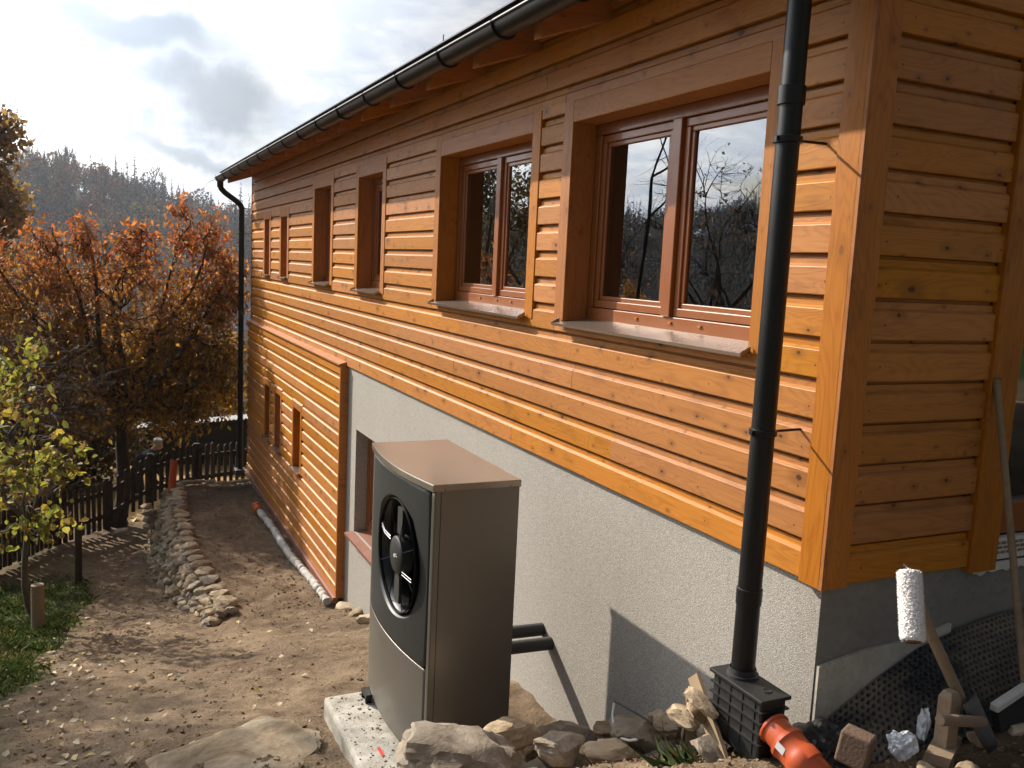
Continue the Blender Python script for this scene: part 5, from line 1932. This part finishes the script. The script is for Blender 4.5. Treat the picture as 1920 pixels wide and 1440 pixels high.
sd_ = np.stack([-np.sin(a), np.cos(a), tl[:, 1]], 1)
cu_ = np.array([0, 0, 1.0]) * (g.uniform(-0.05, 0.35, n) * sz_)[:, None]
v = np.stack([cc - ax_ * sz_[:, None] / 2, cc + sd_ * sz_[:, None] * 0.33 + cu_, cc + ax_ * sz_[:, None] / 2, cc - sd_ * sz_[:, None] * 0.33 + cu_], 1).reshape(-1, 3)
tag(add('fallen_leaves', quads('fallen_leaves', v, np.array(cl), M['dryleaf'])), 'pale dry fallen leaves scattered over the soil', 'leaves', kind='stuff')

# soil clods and grit
cv_, cf_ = [], []
crn = random.Random(77)
octa = [(1, 0, 0), (-1, 0, 0), (0, 1, 0), (0, -1, 0), (0, 0, 1), (0, 0, -1)]
of = [(0, 2, 4), (2, 1, 4), (1, 3, 4), (3, 0, 4), (2, 0, 5), (1, 2, 5), (3, 1, 5), (0, 3, 5)]


def clod(x, y, z, s, flat=0.6):
    k = len(cv_)
    M_ = rot(crn.uniform(0, 6), crn.uniform(0, 6), crn.uniform(0, 6))
    for o in octa:
        q = M_ @ (Vector(o) * crn.uniform(0.55, 1.2))
        cv_.append((x + q.x * s, y + q.y * s, z + q.z * s * flat))
    cf_.extend(tuple(k + i for i in f_) for f_ in of)


for i in range(10000):
    y = 1.2 + 5.6 * crn.random() ** 1.5
    x = crn.uniform(-3.3, -0.02) if y > 2.3 else crn.uniform(-3.0, -0.9)
    if (-1.2 < x < -0.3 and 1.1 < y < 2.42):
        continue
    if noise.noise((x * 1.7, y * 1.7, 12)) < crn.uniform(-0.55, 0.35):
        continue
    clod(x, y, ground_z(x, y) + 0.001, 0.004 + 0.020 * crn.random() ** 5)
for i in range(3500):
    y = crn.uniform(6.5, 12)
    x = crn.uniform(-1.2, -0.05) if crn.random() < 0.5 else crn.uniform(-2.6, -1.4)
    clod(x, y, ground_z(x, y) + 0.001, 0.007 + 0.018 * crn.random() ** 3)
for i in range(3600):
    x, y = crn.uniform(-0.75, 1.1), crn.uniform(-0.6, 0.55)
    if x > 0.0 and y > -0.2:
        continue
    clod(x, y, ground_z(x, y) + 0.001, 0.0035 + 0.014 * crn.random() ** 3)
for i in range(1500):
    x, y = crn.uniform(-1.6, 0.0), crn.uniform(0.5, 1.3)
    clod(x, y, ground_z(x, y) + 0.001, 0.005 + 0.018 * crn.random() ** 3)
cm, ct, cpp, co_ = mat('soil_crumbs')
cg = ct.n('ShaderNodeNewGeometry')
ctc = ct.n('ShaderNodeTexCoord')
cb = ct.ramp(cg.outputs['Random Per Island'], [(0.0, (0.12, 0.08, 0.05)), (0.5, (0.20, 0.14, 0.088)), (0.85, (0.28, 0.20, 0.13)), (1.0, (0.38, 0.30, 0.21))])
ct.l(cb, cpp.inputs['Base Color'])
setp(cpp, Roughness=0.95)
cpp.inputs['Specular IOR Level'].default_value = 0.1
tag(add('soil_crumbs', mesh_of('soil_crumbs', cv_, cf_, cm)), 'loose crumbs and grit lying on the bare soil', 'soil', kind='stuff')
# crumbs of dirt on the pad
cv_, cf_ = [], []
for i in range(300):
    x, y = crn.uniform(-1.17, -0.93), crn.uniform(1.3, 2.37)
    clod(x, y, -1.342, 0.003 + 0.009 * crn.random() ** 3, 0.5)
tag(add('pad_dirt', mesh_of('pad_dirt', cv_, cf_, cm)), 'crumbs of soil scattered on the concrete pad', 'soil', kind='stuff')

# ------------------------------------------------------------------ behind the fence: shed, cottages, person
shed = thing('shed', (-0.6, 18.3, -4.2), 'low dark timber shed with white corrugated sheet roof', 'shed')
M['corr'] = plain('white_corrugated_sheet', (0.70, 0.70, 0.68), 0.5, 0.0, 0.1, 6)
M['darkboard'] = plain('tarred_boards', (0.018, 0.016, 0.015), 0.85, 0, 0.4, 9)
cs_ = MB()
nu = 170
A0, A1 = Vector((-1.78, 17.95, -2.70)), Vector((0.9, 16.95, -2.36))
bk = Vector((0.62, 1.75, -0.20))
for i in range(nu + 1):
    t = i / nu
    w_ = 0.014 * math.sin(i * 2 * math.pi / 5)
    p = A0.lerp(A1, t) + Vector((0, 0, w_))
    cs_.v += [tuple(p), tuple(p + bk), tuple(p - Vector((0, 0, 0.012)))]
for i in range(nu):
    a = i * 3
    cs_.f += [(a, a + 3, a + 4, a + 1), (a + 2, a + 5, a + 3, a)]
cs_.build('corrugated_roof', M['corr'], shed)
dv = (A1 - A0)
nb = 9
for i in range(nb):
    z0_ = -0.06 - 0.145 * i
    p0 = A0 + bk * 0.10 + Vector((0.05, 0, z0_))
    p1 = A1 + bk * 0.10 + Vector((0, 0, z0_))
    q = MB()
    q.prism([p0, p1, p1 + Vector((0, 0, -0.13)), p0 + Vector((0, 0, -0.13))], (0.01, 0.03, 0.0))
    q.build('wall_board', M['darkboard'], shed)
q = MB()
q.prism([A0 + bk * 0.13 + Vector((0.04, 0, -0.03)), A1 + bk * 0.13 + Vector((0, 0, -0.03)), A1 + bk * 0.13 + Vector((0, 0, -1.6)), A0 + bk * 0.13 + Vector((0.04, 0, -1.6))], bk * 0.8)
q.build('shed_body', M['darkboard'], shed)

M['cream'] = plain('cream_render', (0.42, 0.30, 0.18), 0.9, 0, 0.1, 2)
M['slate'] = plain('blue_grey_roofing', (0.10, 0.115, 0.145), 0.7, 0, 0.2, 3)
M['darkroof'] = plain('dark_tile_roof', (0.05, 0.04, 0.038), 0.8, 0, 0.3, 3)
M['paneldark'] = plain('dark_window_pane', (0.02, 0.022, 0.025), 0.15, 0, 0.1, 3)


def cottage(name, label, loc, wdt, dep, hgt, roofh, rz, wm_, rm_, wins):
    rt = thing(name, loc, label, 'house')
    T = Matrix.Translation(loc) @ Matrix.Rotation(rz, 4, 'Z')

    def put(mb, nm, m_, par=rt):
        mb.v = [tuple(T @ Vector(v_)) for v_ in mb.v]
        return mb.build(nm, m_, par)
    put(MB().prism([(-wdt / 2, 0, 0), (wdt / 2, 0, 0), (wdt / 2, 0, hgt), (-wdt / 2, 0, hgt)], (0, dep, 0)), 'wall', wm_)
    rf = MB()
    e = 0.35
    rf.prism([(-wdt / 2 - e, -e, hgt - 0.1), (-wdt / 2 - e, dep / 2, hgt + roofh), (-wdt / 2 - e, dep + e, hgt - 0.1), (-wdt / 2 - e, dep + e, hgt + 0.06), (-wdt / 2 - e, dep / 2, hgt + roofh + 0.16), (-wdt / 2 - e, -e, hgt + 0.06)], (wdt + 2 * e, 0, 0))
    put(rf, 'roof', rm_)
    for sx in (-wdt / 2 + 0.02, wdt / 2 - 0.02):
        put(MB().prism([(sx, 0, hgt), (sx, dep, hgt), (sx, dep / 2, hgt + roofh)], (0.01, 0, 0)), 'gable', wm_)
    for (a, b, w_, h_) in wins:
        wf = put(MB().box((a, -0.03, b), (a + w_, -0.002, b + h_)), 'window', M['corr'])
        for k in range(2):
            put(MB().box((a + 0.05 + k * (w_ / 2 - 0.02), -0.04, b + 0.06), (a + w_ / 2 - 0.03 + k * (w_ / 2 - 0.02), -0.031, b + h_ - 0.06)), 'window_pane', M['paneldark'], wf)
    return rt


cottage('cottage', 'cream cottage with small windows half hidden behind the shed roof', (0.3, 24.0, -5.2), 3.6, 4, 2.55, 1.3, -0.35, M['cream'], M['darkroof'], [(-0.9, 1.55, 0.5, 0.55), (0.2, 1.4, 0.5, 0.8), (1.1, 1.4, 0.5, 0.8)])
cottage('cottage', 'blue grey roofed house glimpsed behind the far downpipe', (4.2, 31.0, -5.6), 7, 6, 3.0, 2.6, -0.42, M['cream'], M['slate'], [(-2.6, 1.2, 0.9, 1.1), (0.2, 1.2, 0.9, 1.1)])

# person bending behind the fence
pr_ = thing('person', (-1.45, 15.3, -3.38), 'person in a dark jacket with grey hair bending forward behind the fence', 'person')
bm = bmesh.new()
sk_l = bm.verts.layers.skin.verify()
J = {}


def joint(nm, co, rad, par=None):
    v_ = bm.verts.new(co)
    v_[sk_l].radius = rad if isinstance(rad, tuple) else (rad, rad)
    J[nm] = v_
    if par:
        bm.edges.new((J[par], v_))
    return v_


# local: x to the right in the picture, y away; facing +x, torso bent forward
joint('pelvis', (0, 0, 0.80), (0.13, 0.15))
J['pelvis'][sk_l].use_root = True
joint('waist', (0.05, 0, 0.93), (0.13, 0.16), 'pelvis')
joint('chest', (0.17, 0, 1.09), (0.14, 0.18), 'waist')
joint('shoulders', (0.26, 0, 1.20), (0.11, 0.15), 'chest')
joint('neck', (0.32, 0, 1.255), (0.055, 0.055), 'shoulders')
joint('head_low', (0.37, 0, 1.30), (0.072, 0.075), 'neck')
joint('head_top', (0.405, 0, 1.395), (0.082, 0.082), 'head_low')
joint('nose', (0.475, 0, 1.325), (0.018, 0.018), 'head_low')
for s, nm in ((1, 'l'), (-1, 'r')):
    joint('sh' + nm, (0.25, 0.19 * s, 1.17), 0.068, 'shoulders')
    joint('el' + nm, (0.24, 0.24 * s, 0.90), 0.052, 'sh' + nm)
    joint('wr' + nm, (0.40, 0.20 * s, 0.70), 0.036, 'el' + nm)
    joint('ha' + nm, (0.45, 0.19 * s, 0.64), (0.042, 0.022), 'wr' + nm)
    for q in range(5):
        joint('f%d%s' % (q, nm), (0.47 + 0.02 * math.cos(q) + (0.02 if q == 0 else 0), (0.17 + 0.018 * q) * s, 0.575 + (0.03 if q == 0 else 0.006 * abs(q - 2))), 0.009, 'ha' + nm)
    joint('hip' + nm, (0.0, 0.10 * s, 0.74), 0.095, 'pelvis')
    joint('kn' + nm, (0.05, 0.12 * s, 0.42), 0.065, 'hip' + nm)
    joint('an' + nm, (-0.02, 0.13 * s, 0.08), 0.045, 'kn' + nm)
    joint('to' + nm, (0.14, 0.15 * s, 0.035), 0.04, 'an' + nm)
pme = bpy.data.meshes.new('body')
bm.to_mesh(pme)
bm.free()
tmp = bpy.data.objects.new('body_tmp', pme)
COL.objects.link(tmp)
tmp.modifiers.new('skin', 'SKIN')
sb = tmp.modifiers.new('sub', 'SUBSURF')
sb.levels = sb.render_levels = 2
dg = bpy.context.evaluated_depsgraph_get()
bme = bpy.data.meshes.new_from_object(tmp.evaluated_get(dg))
bpy.data.objects.remove(tmp)
M['jacket'] = plain('dark_jacket', (0.022, 0.023, 0.026), 0.85, 0, 0.3, 10)
M['skin'] = plain('skin', (0.42, 0.24, 0.17), 0.6, 0, 0.08, 10)
M['hair'] = plain('grey_hair', (0.30, 0.28, 0.26), 0.8, 0, 0.3, 60, 0.5, 90)
bme.materials.clear()
for m_ in ('jacket', 'skin'):
    bme.materials.append(M[m_])
for p in bme.polygons:
    c = p.center
    p.material_index = 1 if ((c.z > 1.27 and c.x > 0.27) or (c.z < 0.66 and c.x > 0.41)) else 0
    p.use_smooth = True
PM = Matrix.Translation((-1.62, 15.3, -3.86)) @ Matrix.Rotation(-0.3, 4, 'Z')
add('body', bme, pr_, mtx=PM)
hv = rock_mesh('hair', (0.092, 0.098, 0.082), 4, 3, 0.12, 0, M['hair'])
add('hair', hv, pr_, mtx=PM @ Matrix.Translation((0.385, 0, 1.415)) @ rot(0, 0.35, 0))

# ------------------------------------------------------------------ far wooded hill
FORCOL = {'spruce': ((0.018, 0.032, 0.016), (0.026, 0.042, 0.018)), 'beech': ((0.15, 0.06, 0.022), (0.20, 0.09, 0.025), (0.10, 0.05, 0.025)), 'gold': ((0.26, 0.15, 0.035), (0.18, 0.14, 0.04)), 'bare': ((0.05, 0.04, 0.032), (0.07, 0.052, 0.038))}
fg = np.random.default_rng(19)


def far_tree(kind, base, h, g):
    """leaf sprays of one distant tree: (vertices, colours)"""
    b = np.array(base)
    if kind == 'spruce':
        n = 120
        t = g.uniform(0.04, 1.0, n) ** 0.85
        a = g.uniform(0, 2 * np.pi, n)
        r = (1 - t) * h * 0.19 * g.uniform(0.55, 1.1, n) + 0.12
        ctr = np.stack([np.cos(a) * r * 0.55, np.sin(a) * r * 0.55, t * h], 1)
        d = np.stack([np.cos(a), np.sin(a), -0.45 * np.ones(n)], 1)
        ln = r * 0.9 + 0.35
        sw = np.stack([-np.sin(a), np.cos(a), np.zeros(n)], 1)
        wd = 0.35 * ln + 0.15
    else:
        n = 190 if kind != 'bare' else 90
        q = g.normal(size=(n, 3))
        q /= np.linalg.norm(q, axis=1)[:, None]
        q *= g.uniform(0.45, 1.0, n)[:, None] ** 0.5
        # uneven outline from a few lumps
        lump = 1 + 0.25 * np.sin(q[:, 0] * 5 + g.uniform(0, 6)) * np.sin(q[:, 2] * 4 + g.uniform(0, 6))
        ctr = q * lump[:, None] * np.array([h * 0.27, h * 0.27, h * 0.40]) + np.array([0, 0, h * 0.58])
        d = g.normal(size=(n, 3))
        d /= np.linalg.norm(d, axis=1)[:, None]
        sw = np.cross(d, g.normal(size=(n, 3)))
        sw /= np.linalg.norm(sw, axis=1)[:, None]
        ln = g.uniform(0.6, 1.3, n) * h * 0.075
        wd = ln * (0.8 if kind != 'bare' else 0.25)
        if kind == 'bare':
            ln = ln * 2.2
            d[:, 2] = abs(d[:, 2]) + 0.6
    ctr = ctr + b
    v = np.stack([ctr - d * ln[:, None] * 0.5, ctr + sw * wd[:, None] * 0.5, ctr + d * ln[:, None] * 0.5, ctr - sw * wd[:, None] * 0.5], 1)
    cc_ = FORCOL[kind]
    c0 = np.array(cc_[g.integers(len(cc_))]) * g.uniform(0.75, 1.25)
    cols_ = c0[None] * g.uniform(0.7, 1.3, n)[:, None]
    return v.reshape(-1, 3), cols_


FV, FC_ = [], []
cnt = 0
while cnt < 2300:
    az = fg.uniform(-13, 62)
    rr_ = math.sqrt(fg.uniform(200 ** 2, 432 ** 2))
    if az > 4 and fg.random() < 0.35:
        continue
    x = -math.sin(math.radians(az)) * rr_ + CAM.x
    y = math.cos(math.radians(az)) * rr_ + CAM.y
    k = fg.random() + 0.25 * noise.noise((x * 0.02, y * 0.02, 1))
    low = sst(300, 210, rr_)
    kind = 'gold' if (k < 0.05 + 0.25 * low) else ('beech' if k < 0.42 else ('bare' if k < 0.55 else 'spruce'))
    h = fg.uniform(11, 17) if kind == 'spruce' else fg.uniform(9, 14)
    z = ground_z(x, y, False) - 0.5
    v, c = far_tree(kind, (x, y, z), h, fg)
    FV.append(v)
    FC_.append(c)
    cnt += 1
tag(add('far_forest', quads('far_forest', np.concatenate(FV), np.concatenate(FC_), M['forest'])), 'hazy mixed autumn forest covering the far hill', 'forest', kind='stuff')
# trees that stand out on the skyline
ridge_kinds = [(3.2, 'bare', 17, 'bare round tree on the ridge nearest the brown oak'), (2.2, 'spruce', 15, 'small dark spruce on the ridge beside a bare round tree'), (1.2, 'bare', 19, 'tall bare tree on the ridge, second bare one from the oak'),
               (-1.3, 'spruce', 22, 'thin tall spruce on the ridge below the grey cloud, left of a pair'), (-1.9, 'spruce', 21, 'thin tall spruce on the ridge, middle of a close trio'), (-2.3, 'spruce', 23, 'thin tall spruce on the ridge, right of a close trio'),
               (-3.4, 'bare', 19, 'bare tree on the ridge right of the close spruce trio'), (-4.3, 'spruce', 17, 'dark pointed spruce in the middle of the ridge'), (-5.9, 'beech', 18, 'rusty rounded tree on the ridge in the middle'),
               (-8.2, 'spruce', 24, 'tall dark spruce standing clear on the right of the ridge'), (-9.6, 'bare', 22, 'bare tree on the ridge next to the tall dark spruce'), (-10.8, 'spruce', 26, 'slim spruce on the ridge just left of the gutter end'), (-11.6, 'spruce', 25, 'dark spruce on the ridge right above the gutter end')]
M['fartrunk'] = plain('far_bark', (0.06, 0.05, 0.045), 0.9, 0, 0.3, 3)
for (az, kind, h, lb) in ridge_kinds:
    rr_ = 405
    x = -math.sin(math.radians(az)) * rr_ + CAM.x
    y = math.cos(math.radians(az)) * rr_ + CAM.y
    z = ground_z(x, y, False) - 0.5
    rt = thing('ridge_tree', (x, y, z), lb, 'tree', 'trees on the skyline')
    MB().tube([(x, y, z), (x, y, z + h * 0.5), (x, y, z + h * 0.85)], [0.3, 0.2, 0.05], 6).build('trunk', M['fartrunk'], rt)
    vs, cs2 = [], []
    for rep in range(2 if kind == 'bare' else 1):
        v, c = far_tree(kind, (x, y, z), h, fg)
        if kind == 'spruce':
            v[:, :2] = (v[:, :2] - [x, y]) * 0.95 + [x, y]
        vs.append(v)
        cs2.append(c)
    add('crown', quads('ridge_crown', np.concatenate(vs), np.concatenate(cs2), M['forest']), rt)

# ------------------------------------------------------------------ haze
hz = MB().box((-950, -320, -60), (950, 1150, 75)).build('haze', None)
hm = bpy.data.materials.new('thin_haze')
hm.use_nodes = True
ht = NT(hm.node_tree)
hout = ht.n('ShaderNodeOutputMaterial')
pv = ht.n('ShaderNodeVolumePrincipled')
pv.inputs['Color'].default_value = (0.80, 0.87, 1.0, 1)
pv.inputs['Density'].default_value = 0.00028
pv.inputs['Anisotropy'].default_value = 0.35
ht.l(pv.outputs[0], hout.inputs['Volume'])
hz.data.materials.append(hm)
tag(hz, 'thin bluish haze filling the valley air', 'haze', kind='stuff')
